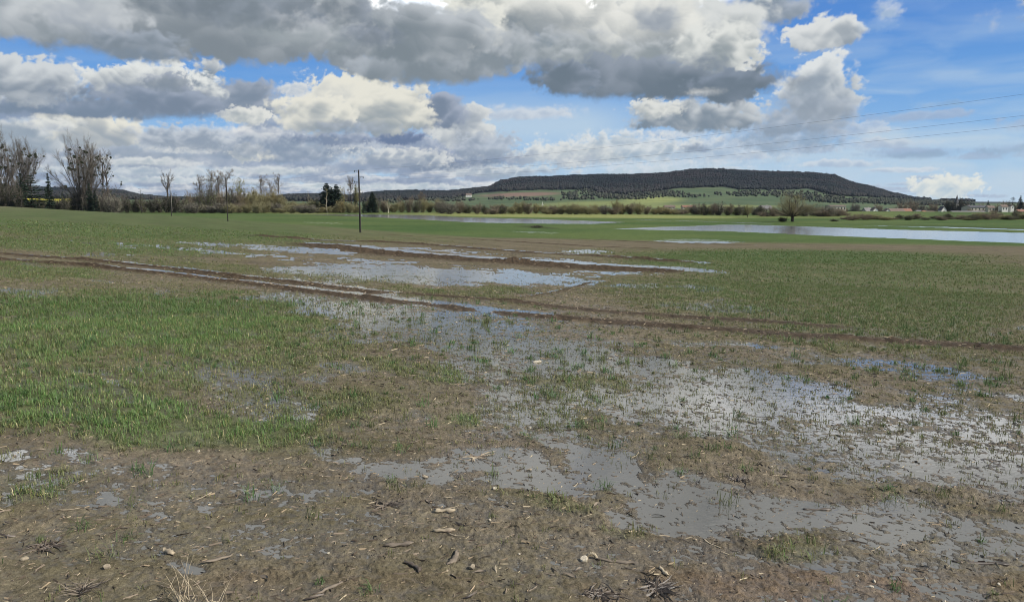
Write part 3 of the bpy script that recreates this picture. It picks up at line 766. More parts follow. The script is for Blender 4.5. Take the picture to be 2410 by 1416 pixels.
def hill_z(x, Y):
    px = CX + F * (x / Y) / CP
    py = np.interp(px, [p[0] for p in RIDGE], [p[1] for p in RIDGE])
    v = (CY - py) / F
    zr = CAMZ + YR * (-SP + v * CP) / (CP + v * SP)
    ex = np.interp(px, [700, 1150], [.85, 2.0])
    t = np.clip((Y - 900) / (YR - 900), 0, 1)
    z = -10.2 + (zr + 10.2) * t ** ex
    z = np.where(Y > YR, zr - (Y - YR) * .1, z)
    return z + 1.6 * fbm(x * .004, Y * .004, 3, 401) * np.clip((Y - 950) / 300, 0, 1)

def build_hill():
    u = np.linspace(-.85, .85, 460); Ys = np.concatenate([np.linspace(930, YR, 150), np.linspace(YR, 3600, 12)[1:]])
    U, Y = np.meshgrid(u, Ys); x = (U * Y).ravel(); y = Y.ravel()
    z = hill_z(x, y)
    n, m = len(Ys), len(u)
    i = (np.arange(n - 1)[:, None] * m + np.arange(m - 1)[None, :]).ravel()
    f = np.stack([i, i + 1, i + m + 1, i + m], 1)
    px, py = proj(x, y, z)
    pn = fbm(x * .006, y * .012, 3, 411)
    tint = lerp(C_(.050, .082, .036), C_(.078, .104, .046), np.clip(.5 + pn, 0, 1))
    tint = lerp(tint, C_(.17, .11, .08), blobs(px, py, [(1225, 458, 92, 5, -.03, 1)]))
    tint = lerp(tint, C_(.19, .215, .07), blobs(px, py, [(1535, 471, 72, 9, -.02, 1), (1440, 480, 150, 7, 0, .8), (1640, 486, 200, 4, 0, .8), (1330, 484, 100, 4, 0, .6)]))
    tint = lerp(tint, C_(.40, .36, .03), blobs(px, py, [(118, 466, 70, 9, .05, 1), (40, 468, 60, 6, .05, 1)]))
    ed = np.interp(px, [p[0] for p in EDGE], [p[1] for p in EDGE])
    tint = lerp(tint, C_(.018, .018, .018), sstep(1.5, -1.5, py - ed))
    me = mesh_np('hill', np.stack([x, y, z], 1), f, MAT['hill'], True, {'tint': tint})
    obj('hill', me, kind='structure')

def leafy_mat(name, c, tr=.4):
    m = plain_mat(name, c, .85, .35, .8, 0, .1); t = NT(m.node_tree); b = t.n['Principled BSDF']
    x = t.n.new('ShaderNodeBsdfTranslucent'); x.inputs[0].default_value = (*c, 1)
    mx = t.n.new('ShaderNodeMixShader'); mx.inputs[0].default_value = tr
    o = [n for n in t.n if n.type == 'OUTPUT_MATERIAL'][0]
    t.l.new(b.outputs[0], mx.inputs[1]); t.l.new(x.outputs[0], mx.inputs[2]); t.l.new(mx.outputs[0], o.inputs[0])
    return m
def tint_mat(name, rough=.85, var=.25, scale=.5, trans=0.0):
    m, t, b = material(name)
    at_ = t.n.new('ShaderNodeAttribute'); at_.attribute_name = 'tint'
    g = t.n.new('ShaderNodeNewGeometry')
    f1, _ = t.noise(g.outputs['Position'], scale, 5, .6)
    k = t.ramp(f1, .25, .75, 1 - var, 1 + var, False)
    c = t.mix(1.0, at_.outputs['Color'], t.xyz(k, k, k), 'MULTIPLY')
    t.put(b.inputs['Base Color'], c)
    b.inputs['Roughness'].default_value = rough; b.inputs['Specular IOR Level'].default_value = .15
    if trans:
        tr = t.n.new('ShaderNodeBsdfTranslucent'); t.put(tr.inputs[0], c)
        mx = t.n.new('ShaderNodeMixShader'); mx.inputs[0].default_value = trans
        o = [n for n in t.n if n.type == 'OUTPUT_MATERIAL'][0]
        t.l.new(b.outputs[0], mx.inputs[1]); t.l.new(tr.outputs[0], mx.inputs[2]); t.l.new(mx.outputs[0], o.inputs[0])
    return m
MAT['hill'] = tint_mat('hill_fields', .9, .22, .02)
MAT['wood'] = tint_mat('far_wood', .9, .35, .12)

ph = (1 + 5 ** .5) / 2
ICO_V = np.array([(-1, ph, 0), (1, ph, 0), (-1, -ph, 0), (1, -ph, 0), (0, -1, ph), (0, 1, ph), (0, -1, -ph), (0, 1, -ph), (ph, 0, -1), (ph, 0, 1), (-ph, 0, -1), (-ph, 0, 1)]) / math.hypot(1, ph)
ICO_F = np.array([(0, 11, 5), (0, 5, 1), (0, 1, 7), (0, 7, 10), (0, 10, 11), (1, 5, 9), (5, 11, 4), (11, 10, 2), (10, 7, 6), (7, 1, 8), (3, 9, 4), (3, 4, 2), (3, 2, 6), (3, 6, 8), (3, 8, 9), (4, 9, 5), (2, 4, 11), (6, 2, 10), (8, 6, 7), (9, 8, 1)])

def clumps(pos, size, tint, rs, zs=1.0):
    N = len(pos)
    ang = rs.uniform(0, 6.28, N); c, s = np.cos(ang), np.sin(ang)
    v = np.repeat(ICO_V[None], N, 0) * rs.uniform(.55, 1.25, (N, 12, 1))
    vx = v[..., 0] * c[:, None] - v[..., 1] * s[:, None]; vy = v[..., 0] * s[:, None] + v[..., 1] * c[:, None]
    v = np.stack([vx, vy, v[..., 2] * zs], -1) * size[:, None, None] + pos[:, None]
    f = (ICO_F[None] + (np.arange(N) * 12)[:, None, None]).reshape(-1, 3)
    return v.reshape(-1, 3), f, np.repeat(tint, 12, 0)

def build_forest():
    rs = np.random.RandomState(21)
    N = 210000
    U = rs.uniform(-.78, .62, N); Y = rs.uniform(1250, YR + 120, N); x = U * Y
    z = hill_z(x, Y); px, py = proj(x, Y, z)
    ed = np.interp(px, [p[0] for p in EDGE], [p[1] for p in EDGE]) + 2.5 * fbm(px * .03, px * 0, 3, 421)
    wood = (py < ed) & ((px > 850) | (px < 860))
    grove = blobs(px, py, [(1440, 452, 70, 14, 0, 1), (1345, 458, 22, 6, 0, 1), (1360, 468, 40, 3, 0, .8), (1780, 456, 60, 7, 0, .7), (1860, 458, 70, 6, 0, .6), (1620, 462, 50, 3, 0, .8), (1690, 457, 8, 4, 0, 1), (1240, 470, 90, 2, .02, .8), (1930, 466, 60, 6, 0, .8), (1560, 458, 60, 6, 0, .8), (2050, 474, 120, 5, 0, .7), (2200, 478, 160, 5, 0, .9), (1480, 466, 60, 4, 0, .7), (900, 470, 60, 8, 0, .5), (1050, 470, 60, 5, 0, .5)])
    gr = rs.rand(N) < grove * .16
    keep = (wood & (rs.rand(N) < .62)) | (gr & ~wood)
    x, Y, z, px, py, wd = x[keep], Y[keep], z[keep], px[keep], py[keep], wood[keep]
    n = len(x)
    size = rs.uniform(2.2, 4.4, n) * np.where(wd, 1, .9)
    z = z + size * .75 + np.where(wd, rs.uniform(0, 3.5, n) + 3 * np.clip(fbm(x * .02, Y * .02, 2, 441), 0, 1) * (py < np.interp(px, [p[0] for p in RIDGE], [p[1] for p in RIDGE]) + 3), 0)
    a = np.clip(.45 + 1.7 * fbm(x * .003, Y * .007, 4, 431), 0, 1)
    tint = lerp(C_(.007, .011, .014), C_(.028, .023, .023), a)  # bare-wood tones darkened towards navy: cloud shadow put into the colour
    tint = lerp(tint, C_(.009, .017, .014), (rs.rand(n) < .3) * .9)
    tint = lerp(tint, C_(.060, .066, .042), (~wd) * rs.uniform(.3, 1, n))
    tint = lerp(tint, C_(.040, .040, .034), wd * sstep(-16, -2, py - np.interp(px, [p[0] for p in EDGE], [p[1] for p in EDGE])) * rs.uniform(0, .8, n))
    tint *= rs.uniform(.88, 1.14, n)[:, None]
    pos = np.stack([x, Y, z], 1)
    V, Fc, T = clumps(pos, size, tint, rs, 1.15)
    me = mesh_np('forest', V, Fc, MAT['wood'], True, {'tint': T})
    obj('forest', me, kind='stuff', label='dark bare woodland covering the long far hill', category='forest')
build_hill()
build_forest()

# ------------------------------------------------------------------ trees
def tubes(segs, sides=5):
    S_ = np.array([[*a, *b, ra, rb] for a, b, ra, rb in segs])
    a, b, ra, rb = S_[:, :3], S_[:, 3:6], S_[:, 6], S_[:, 7]
    d = b - a; d /= np.linalg.norm(d, axis=1)[:, None] + 1e-9
    ref = np.where(np.abs(d[:, 2:3]) > .9, np.array([[1., 0, 0]]), np.array([[0, 0, 1.]]))
    u = np.cross(d, ref); u /= np.linalg.norm(u, axis=1)[:, None]; w_ = np.cross(d, u)
    V = []
    for end, r in ((a, ra), (b, rb)):
        for k in range(sides):
            t = 2 * math.pi * k / sides
            V.append(end + (u * math.cos(t) + w_ * math.sin(t)) * r[:, None])
    v = np.stack(V, 1).reshape(-1, 3)
    n = len(S_); o = (np.arange(n) * 2 * sides)[:, None]
    f = np.concatenate([o + np.array([k, (k + 1) % sides, sides + (k + 1) % sides, sides + k]) for k in range(sides)], 0)
    return v, f

def ribbons(p, q, wd, rs):
    d = q - p; r_ = rs.normal(0, 1, p.shape); s = np.cross(d, r_); s /= np.linalg.norm(s, axis=1)[:, None] + 1e-9
    s *= wd[:, None] * .5
    v = np.stack([p - s, p + s, q], 1).reshape(-1, 3)
    return v, np.arange(len(v)).reshape(-1, 3)

def leaves(p, size, rs):
    N = len(p)
    a = rs.normal(0, 1, (N, 3)); a /= np.linalg.norm(a, axis=1)[:, None]
    b = np.cross(a, rs.normal(0, 1, (N, 3))); b /= np.linalg.norm(b, axis=1)[:, None]
    s = size[:, None]
    v = np.stack([p - a * s * .5, p + b * s * .32, p + a * s * .5, p - b * s * .32], 1).reshape(-1, 3)
    return v, np.arange(len(v)).reshape(-1, 4)

def tri(f): # quads to triangles
    return np.concatenate([f[:, :3], f[:, [0, 2, 3]]], 0)

def grow_tree(seed, H, trunk=.25, nmain=7, ang=(.35, .7), up=.25, fork=False, ratio=.55, wig=.12, r0=.30, levels=3, kids=5, twn=4, twl=.07, tww=.045, droop=0.0, tfrom=.35):
    """a bare tree: limbs as tapering tubes, the fine twigs as slivers"""
    rs = np.random.RandomState(seed)
    segs, tp, tq = [], [], []
    def rot(d, a):
        ax = np.cross(d, rs.normal(0, 1, 3)); ax /= np.linalg.norm(ax) + 1e-9
        return d * math.cos(a) + np.cross(ax, d) * math.sin(a)
    def run(p, d, L, r, lev):
        n = 5 if lev < 2 else 3
        for k in range(n):
            d = d + rs.normal(0, wig, 3) + np.array([0, 0, (up if lev else .3) - droop * lev]) * .25
            d = d / np.linalg.norm(d)
            q = p + d * L / n; r2 = r * (1 - .75 / n * (1 if lev else 1.0))
            if lev < levels: segs.append((p, q, r, r2))
            else: tp.append(p); tq.append(q)
            if lev == 0:
                c = nmain / n if (k + 1) / n > trunk else 0
            else: c = kids / n if k > 0 or lev > 1 else kids / n * .4
            if lev < levels:
                m = int(c) + (rs.rand() < c - int(c))
                for _ in range(m):
                    a = rs.uniform(*ang) * (1.0 if lev else (1.15 - .5 * k / n))
                    run(p + (q - p) * rs.rand(), rot(d, a), L * ratio * rs.uniform(.7, 1.15) * (1 - .35 * k / n if lev == 0 else 1), max(r2 * .55, .02), lev + 1)
            else:
                for _ in range(twn):
                    tp.append(p + (q - p) * rs.rand()); e = rot(d, rs.uniform(.25, .8)) + np.array([0, 0, up * .3 - droop])
                    tq.append(tp[-1] + e * H * twl * rs.uniform(.5, 1.2))
            p, r = q, r2
    if fork:
        base_ = np.array([0, 0, 0.]); b1 = np.array([0, 0, H * trunk])
        segs.append((base_, b1, r0, r0 * .85))
        for i in range(nmain):
            a = rs.uniform(*fork); az = 6.283 * (i + rs.uniform(-.3, .3)) / nmain
            d = np.array([math.sin(a) * math.cos(az), math.sin(a) * math.sin(az), math.cos(a)])
            run(b1 - np.array([0, 0, H * .05 * rs.rand()]), d, (H * (1 - trunk)) * rs.uniform(.74, .79) * (1 - .32 * a), r0 * rs.uniform(.28, .48), 1)
    else:
        run(np.array([0, 0, 0.]), np.array([0, 0, 1.]), H * .86, r0, 0)
    tv, tf = tubes(segs, 5)
    tp, tq = np.array(tp), np.array(tq)
    cv, cf = ribbons(tp, tq, rs.uniform(.7, 1.4, len(tp)) * tww, rs)
    k = H / max(np.percentile(cv[:, 2], 98.5), .1)
    return tv * np.array([1, 1, k]), tf, cv * np.array([1, 1, k]), cf, tq * np.array([1, 1, k]), rs

MAT['bark'] = plain_mat('grey_brown_bark', (.060, .050, .040), .9, .3, .7)
MAT['pale_bark'] = plain_mat('pale_bark', (.42, .37, .29), .85, .2, 1.2)
MAT['twig'] = plain_mat('bare_twigs', (.115, .10, .082), .9, .3, .4)
MAT['red_twig'] = leafy_mat('reddish_twigs', (.19, .155, .118), .3)
MAT['olive_twig'] = leafy_mat('budding_twigs', (.245, .222, .125), .3)
MAT['mistletoe'] = plain_mat('mistletoe_leaves', (.030, .038, .016), .8, .3, .6)
MAT['needles'] = plain_mat('dark_needles', (.016, .030, .016), .8, .4, .5)
MAT['needles_lit'] = plain_mat('green_needles', (.050, .070, .026), .8, .4, .5)
MAT['bud'] = plain_mat('yellow_green_buds', (.20, .19, .065), .8, .3, .4)

for nm, c in (('leaf_olive', (.25, .235, .12)), ('leaf_brown', (.25, .215, .14)), ('leaf_green', (.14, .155, .07)), ('leaf_pale', (.32, .30, .17)), ('leaf_dark', (.040, .046, .024)), ('leaf_gold', (.26, .205, .085)), ('leaf_grey', (.24, .235, .175))):
    MAT[nm] = leafy_mat(nm, c)
TREE_KINDS = {}
def tree_kind(key, seed, H, crown='twig', bark='bark', buds=0, budsize=.3, budmat='bud', mist=0, **kw):
    tv, tf, cv, cf, tips, rs = grow_tree(seed, H, **kw)
    tm = mesh_np(key + '_trunk', tv, tf, MAT[bark], True)
    cm = mesh_np(key + '_crown', cv, cf, MAT[crown])
    ml = []
    if buds:
        p = tips[rs.randint(0, len(tips), buds)] + rs.normal(0, .25, (buds, 3))
        lv, lf = leaves(p, rs.uniform(.6, 1.4, buds) * budsize, rs)
        cm = mesh_np(key + '_crown', np.concatenate([cv, lv]), np.concatenate([cf, tri(lf) + len(cv)]), MAT[crown])
        cm.materials.append(MAT[budmat])
        mi = np.zeros(len(cf) + 2 * len(lf), np.int32); mi[len(cf):] = 1
        cm.polygons.foreach_set('material_index', mi)
    for _ in range(mist):
        c = tips[rs.randint(len(tips))]
        if c[2] < H * .3 or c[2] > H * .92: continue
        n = 90; d = rs.normal(0, 1, (n, 3)); d /= np.linalg.norm(d, axis=1)[:, None]
        R = rs.uniform(.28, .58) * H / 27
        lv, lf = leaves(c + d * R * rs.rand(n, 1) ** .33, np.full(n, R * .75), rs)
        ml.append(mesh_np('mistletoe', lv, lf, MAT['mistletoe']))
    TREE_KINDS[key] = (H, tm, cm, ml)

tree_kind('fan', 3, 27, trunk=.16, nmain=13, fork=(.03, .85), up=.26, ang=(.25, .65), ratio=.33, r0=.42, kids=11, twn=4, twl=.055, tww=.026, wig=.03, mist=30)
tree_kind('fan_b', 8, 27, trunk=.22, nmain=10, fork=(.03, .72), up=.28, ang=(.25, .65), ratio=.33, r0=.42, kids=11, twn=4, twl=.055, tww=.026, wig=.03, mist=16)
tree_kind('narrow', 14, 25, trunk=.28, nmain=20, ang=(.5, .95), up=.35, ratio=.34, r0=.32, kids=4, twn=2, twl=.05, tww=.036, wig=.03, mist=12)
tree_kind('round', 23, 16, trunk=.22, nmain=18, ang=(.5, .95), up=.2, ratio=.48, r0=.35, kids=8, twn=3, twl=.06, tww=.06, wig=.06, crown='red_twig')
tree_kind('upright', 31, 18, trunk=.3, nmain=18, ang=(.6, 1.0), up=.3, ratio=.40, r0=.28, kids=6, twn=3, twl=.06, tww=.036, wig=.04, crown='red_twig')
tree_kind('feather', 37, 18, trunk=.42, nmain=24, ang=(.9, 1.3), up=.15, ratio=.36, r0=.25, kids=6, twn=2, twl=.05, tww=.036, wig=.03, crown='red_twig')
tree_kind('willow', 43, 13, trunk=.14, nmain=8, fork=(.1, 1.0), up=.25, ang=(.3, .7), ratio=.45, r0=.3, kids=8, twn=3, twl=.07, tww=.06, wig=.06, crown='olive_twig', buds=900, budsize=.4)
tree_kind('greenish', 47, 17, trunk=.2, nmain=6, fork=(.08, .55), up=.35, ang=(.3, .7), ratio=.42, r0=.25, kids=6, twn=2, twl=.06, tww=.045, crown='olive_twig', buds=700, budsize=.45)
tree_kind('pale', 53, 7, trunk=.3, nmain=7, fork=(.2, .8), up=.3, ang=(.3, .7), ratio=.4, r0=.22, kids=5, twn=2, twl=.07, tww=.04, crown='olive_twig', bark='pale_bark')
tree_kind('birch', 59, 10, trunk=.2, nmain=10, ang=(.6, 1.0), up=.1, ratio=.22, r0=.11, kids=4, twn=2, twl=.05, tww=.04, crown='olive_twig', bark='pale_bark')
tree_kind('broken', 61, 14, trunk=.48, nmain=6, fork=(.05, .5), up=.5, ang=(.2, .6), ratio=.4, r0=.34, kids=5, twn=3, twl=.06, tww=.04)
tree_kind('lone', 67, 11, trunk=.2, nmain=16, fork=(.06, 1.15), up=.22, ang=(.3, .75), ratio=.42, r0=.30, kids=8, twn=3, twl=.085, tww=.018, wig=.06, crown='olive_twig', buds=900, budsize=.16, budmat='leaf_brown')

def place_tree(kind, px, top, Y, label, cat='tree', wide=1.0, rz=None, name='bare_tree', group=None, zb=None, base_py=None):
    H, tm, cm, ml = TREE_KINDS[kind]
    x, _, zt = at(px, top, Y)
    zg = (ground_at(x, Y) if zb is None else zb)
    k = (zt - zg) / H
    e = empty(name, (x, Y, zg - .1), rz if rz is not None else (px * 1.7) % 6.28, (k * wide, k * wide, k))
    tag(e, label, cat, group)
    obj('trunk', tm, e); obj('crown', cm, e)
    for m in ml: obj('mistletoe', m, e)
    return e

def ground_at(x, y):
    return float(hill_z(np.array([x]), np.array([y]))[0]) if y > 1000 else float(base(x, y)) + (.1 if y > 180 else 0)

place_tree('fan', 6, 326, 318, 'tall bare tree with fanned crown cut by the left edge of the picture', wide=1.0)
place_tree('fan_b', 50, 331, 326, 'tall bare tree with fanned crown beside the dark cedar', wide=1.05)
place_tree('fan', 182, 333, 312, 'broad bare fan-shaped tree dotted with dark mistletoe balls', wide=1.12, rz=2.2)
place_tree('fan_b', 206, 338, 322, 'bare tree with steep limbs just behind the broad mistletoe tree', wide=.9, rz=4)
place_tree('narrow', 233, 352, 314, 'slim bare mistletoe tree in the middle of the three at the field edge', wide=.95)
place_tree('narrow', 248, 355, 308, 'slim bare tree with ivy and mistletoe, right end of the tall group', wide=.9, rz=3.9)
place_tree('broken', 391, 402, 335, 'thick broken trunk with a few thin shoots on top', wide=.9)
place_tree('upright', 470, 414, 352, 'bare spreading tree at the left end of the grove by the second pole', wide=1.1)
place_tree('upright', 497, 402, 356, 'tall bare tree of the grove, second from its left end', wide=1.0, rz=1)
place_tree('upright', 513, 404, 350, 'bare upright tree in the middle of the grove', wide=.9, rz=2)
place_tree('feather', 531, 400, 354, 'bare slender tree of the grove right beside the thin second pole', wide=1.0)
place_tree('greenish', 560, 420, 342, 'forked yellow-green budding tree right of the second pole', wide=1.0)
place_tree('feather', 613, 412, 346, 'bushy left one of three bare slender trees', wide=1.0)
place_tree('feather', 634, 420, 352, 'thin middle one of three bare slender trees', wide=.6, rz=1.1)
place_tree('feather', 654, 409, 348, 'tallest right one of three bare slender trees', wide=.8, rz=2.9)
place_tree('birch', 768, 444, 318, 'small pale-trunked tree in front of the dark conifers', wide=.7)
place_tree('birch', 728, 450, 335, 'thin pale sapling among the olive bushes left of the conifers', wide=.5)
place_tree('upright', 826, 416, 344, 'tall bare birch-like tree just left of the nearest utility pole', wide=1.0, rz=.4)
place_tree('greenish', 806, 440, 336, 'shorter budding tree between the conifers and the nearest pole', wide=.8, rz=2.1)
place_tree('greenish', 838, 438, 338, 'budding tree right behind the nearest utility pole', wide=.75, rz=4.1)
place_tree('pale', 913, 472, 322, 'small pale bare tree at the edge of the left flood water', wide=1.1)
place_tree('round', 938, 462, 350, 'round brown bare tree behind the pale little tree', wide=.8)
place_tree('round', 990, 453, 352, 'broad brown bare tree with a domed crown behind the flood water', wide=1.1, rz=1.3)
place_tree('round', 1030, 468, 360, 'low brown bare tree right of the domed brown tree', wide=.9, rz=2.3)
place_tree('willow', 1452, 471, 288, 'round yellowish willow with a broad crown across the meadow', wide=1.15)
place_tree('willow', 1235, 474, 297, 'yellowish willow left of the pale mast', wide=.9, rz=2)
place_tree('upright', 1656, 480, 268, 'thin dark upright tree at the left end of the far tree row', wide=.5)
place_tree('round', 1680, 478, 270, 'broad olive bare tree in the row left of the lone tree', wide=1.2, rz=.7)
place_tree('round', 1722, 479, 270, 'rounded bare tree in the middle of the row left of the lone tree', wide=1.1, rz=2.7)
place_tree('willow', 1760, 482, 236, 'squat rounded willow near the pale far house', wide=1.1, rz=3)
place_tree('lone', 1868, 456, 192, 'lone bare many-stemmed tree standing on the meadow beyond the right flood water', wide=2.1, rz=.9)

def conifer_kind(key, seed, H, R, nw=20, dense=9, flat=False, mat='needles', z0=.06, pw=.8):
    rs = np.random.RandomState(seed)
    tv, tf = tubes([(np.zeros(3), np.array([0, 0, H * .5]), .28, .17), (np.array([0, 0, H * .5]), np.array([0, 0, H]), .17, .03)], 6)
    P, Q, Wd = [], [], []
    for i in range(nw):
        t = z0 + (1 - z0) * (i + rs.uniform(-.2, .2)) / nw
        rr = R * ((1 - t) ** pw + .05) * (rs.uniform(.8, 1.15) if not flat else rs.uniform(.45, 1.25))
        for k in range(dense):
            a = rs.uniform(0, 6.28); L = rr * rs.uniform(.65, 1.1)
            dz = L * (rs.uniform(-.45, -.1) if not flat else rs.uniform(-.02, .16))
            p = np.array([0, 0, H * t]); q = p + np.array([math.cos(a) * L, math.sin(a) * L, dz])
            P.append(p); Q.append(q); Wd.append(.4)
            m = 9
            for j in range(m):
                s = rs.uniform(.2, 1)
                b = p + (q - p) * s; an = a + rs.choice((-1, 1)) * rs.uniform(.4, 1.1)
                l = L * .34 * (1.15 - s * .5)
                P.append(b); Q.append(b + np.array([math.cos(an) * l, math.sin(an) * l, rs.uniform(-.4, .1) * l])); Wd.append(.32 + .25 * (not flat))
    cv, cf = ribbons(np.array(P), np.array(Q), np.array(Wd) * H / 16, rs)
    TREE_KINDS[key] = (H, mesh_np(key + '_trunk', tv, tf, MAT['bark'], True), mesh_np(key + '_crown', cv, cf, MAT[mat]), [])
conifer_kind('spruce', 71, 15, 2.2, 26, 10)
conifer_kind('spruce_b', 72, 13, 2.6, 22, 10)
conifer_kind('yew', 76, 14, 2.7, 30, 15, pw=.5)
conifer_kind('cedar', 73, 13, 6.0, 13, 16, True, z0=.2)
conifer_kind('cypress', 74, 6, .75, 22, 8)
conifer_kind('pine', 75, 12, 3.6, 10, 12, True, z0=.35)
def place_conifer(kind, px, top, Y, label, name='conifer', wide=1.0, rz=0.0, zb=None):
    return place_tree(kind, px, top, Y, label, 'tree', wide, rz, name, None, zb)
place_conifer('cedar', 70, 409, 300, 'dark spreading cedar with flat tiers below the tall bare trees', 'cedar_tree', 1.0)
place_conifer('spruce_b', 46, 404, 306, 'dark conical evergreen just left of the cedar', 'evergreen_tree', 1.3)
place_conifer('spruce', 111, 405, 300, 'single dark narrow spruce standing apart on the left', 'spruce_tree', 1.0)
place_conifer('cypress', 83, 461, 296, 'taller of two small dark cypresses in front of the yellow field', 'cypress_tree', 1.0)
place_conifer('cypress', 91, 467, 296, 'shorter of two small dark cypresses in front of the yellow field', 'cypress_tree', 1.0, 1.0)
place_conifer('spruce_b', 146, 448, 305, 'small dark evergreen in front of the yellow field, right of the spruce', 'evergreen_tree', .7, 2.0)
place_conifer('spruce_b', 208, 428, 304, 'dark ivy-clad evergreen at the foot of the broad mistletoe tree', 'evergreen_tree', 1.0, 3.0)
place_conifer('spruce_b', 222, 446, 302, 'lower dark evergreen beside the slim mistletoe trees', 'evergreen_tree', 1.2, 4.0)
place_conifer('spruce_b', 510, 442, 346, 'small dark evergreen inside the bare grove', 'evergreen_tree', .9, 1.0)
place_conifer('yew', 768, 430, 330, 'left dark conifer of the pair near the nearest pole', 'conifer', 1.6, .5)
place_conifer('yew', 780, 440, 334, 'middle dark conifer squeezed into the pair near the nearest pole', 'conifer', 1.1, 2.5)
place_conifer('yew', 791, 433, 330, 'right dark conifer of the pair near the nearest pole', 'conifer', 1.5, 1.5)
place_conifer('spruce_b', 836, 432, 342, 'small conifer just left of the nearest utility pole', 'conifer', .7, .8)
place_conifer('spruce_b', 855, 466, 318, 'low dark evergreen at the foot of the nearest utility pole', 'evergreen_tree', 1.1, 2.2)
place_conifer('yew', 876, 450, 326, 'broad dark evergreen right of the nearest utility pole', 'evergreen_tree', 1.4, 3.2)

# bushes
BUSH = {}
def bush_kind(key, seed, stem, leafm, nleaf=1100, lsize=.17, ntw=1300, flat=1.0):
    rs = np.random.RandomState(seed)
    n = 26; a = rs.uniform(0, 6.28, n); t = rs.uniform(.1, .9, n)
    tips = np.stack([np.cos(a) * np.sin(t) * 2.4, np.sin(a) * np.sin(t) * 2.4, np.cos(t) * 3.6 * flat], 1) * rs.uniform(.6, 1.05, (n, 1))
    st = np.stack([np.cos(a) * .3, np.sin(a) * .3, 0 * a], 1)
    tv, tf = tubes([(st[i], tips[i], .05, .015) for i in range(n)], 3)
    s = rs.randint(0, n, ntw); k = rs.uniform(.15, 1, (ntw, 1))
    p = st[s] + (tips[s] - st[s]) * k
    d = rs.normal(0, 1, (ntw, 3)) * .8 + (tips[s] - st[s]) * .22 + np.array([0, 0, .25])
    q = p + d / np.linalg.norm(d, axis=1)[:, None] * rs.uniform(.35, 1.1, (ntw, 1))
    q[:, 2] = np.abs(q[:, 2])
    cv, cf = ribbons(p, q, rs.uniform(.035, .075, ntw), rs)
    lp = q[rs.randint(0, ntw, nleaf)] * rs.uniform(.75, 1.02, (nleaf, 1)) + rs.normal(0, .16, (nleaf, 3)); lp[:, 2] = np.abs(lp[:, 2])
    lv, lf = leaves(lp, rs.uniform(.6, 1.4, nleaf) * lsize, rs)
    fm = mesh_np(key + '_foliage', np.concatenate([cv, lv]), np.concatenate([cf, tri(lf) + len(cv)]), MAT[stem])
    fm.materials.append(MAT[leafm])
    mi = np.zeros(len(cf) + 2 * len(lf), np.int32); mi[len(cf):] = 1; fm.polygons.foreach_set('material_index', mi)
    sm = mesh_np(key + '_stems', tv, tf, MAT[stem])
    BUSH[key] = (np.percentile(np.concatenate([cv, lv])[:, 2], 98), sm, fm)
bush_kind('olive', 101, 'olive_twig', 'leaf_olive'); bush_kind('brown', 102, 'red_twig', 'leaf_brown'); bush_kind('green', 103, 'twig', 'leaf_green')
bush_kind('pale', 104, 'olive_twig', 'leaf_pale'); bush_kind('dark', 105, 'twig', 'leaf_dark', 2200); bush_kind('gold', 106, 'olive_twig', 'leaf_gold'); bush_kind('grey', 107, 'twig', 'leaf_grey')

def place_bush(kind, px, top, wpx, Y, label, group=None, zb=None, name='bush'):
    hz, sm, fm = BUSH[kind]
    x, _, zt = at(px, top, Y); zg = ground_at(x, Y) if zb is None else zb
    kz = max(zt - zg, .6) / hz; kx = wpx / F * Y / 4.4
    e = empty(name, (x, Y, zg - .1), (px * 2.3 + Y) % 6.28, (kx, kx, kz))
    tag(e, label, 'bush', group)
    obj('stems', sm, e); obj('foliage', fm, e)
    return e

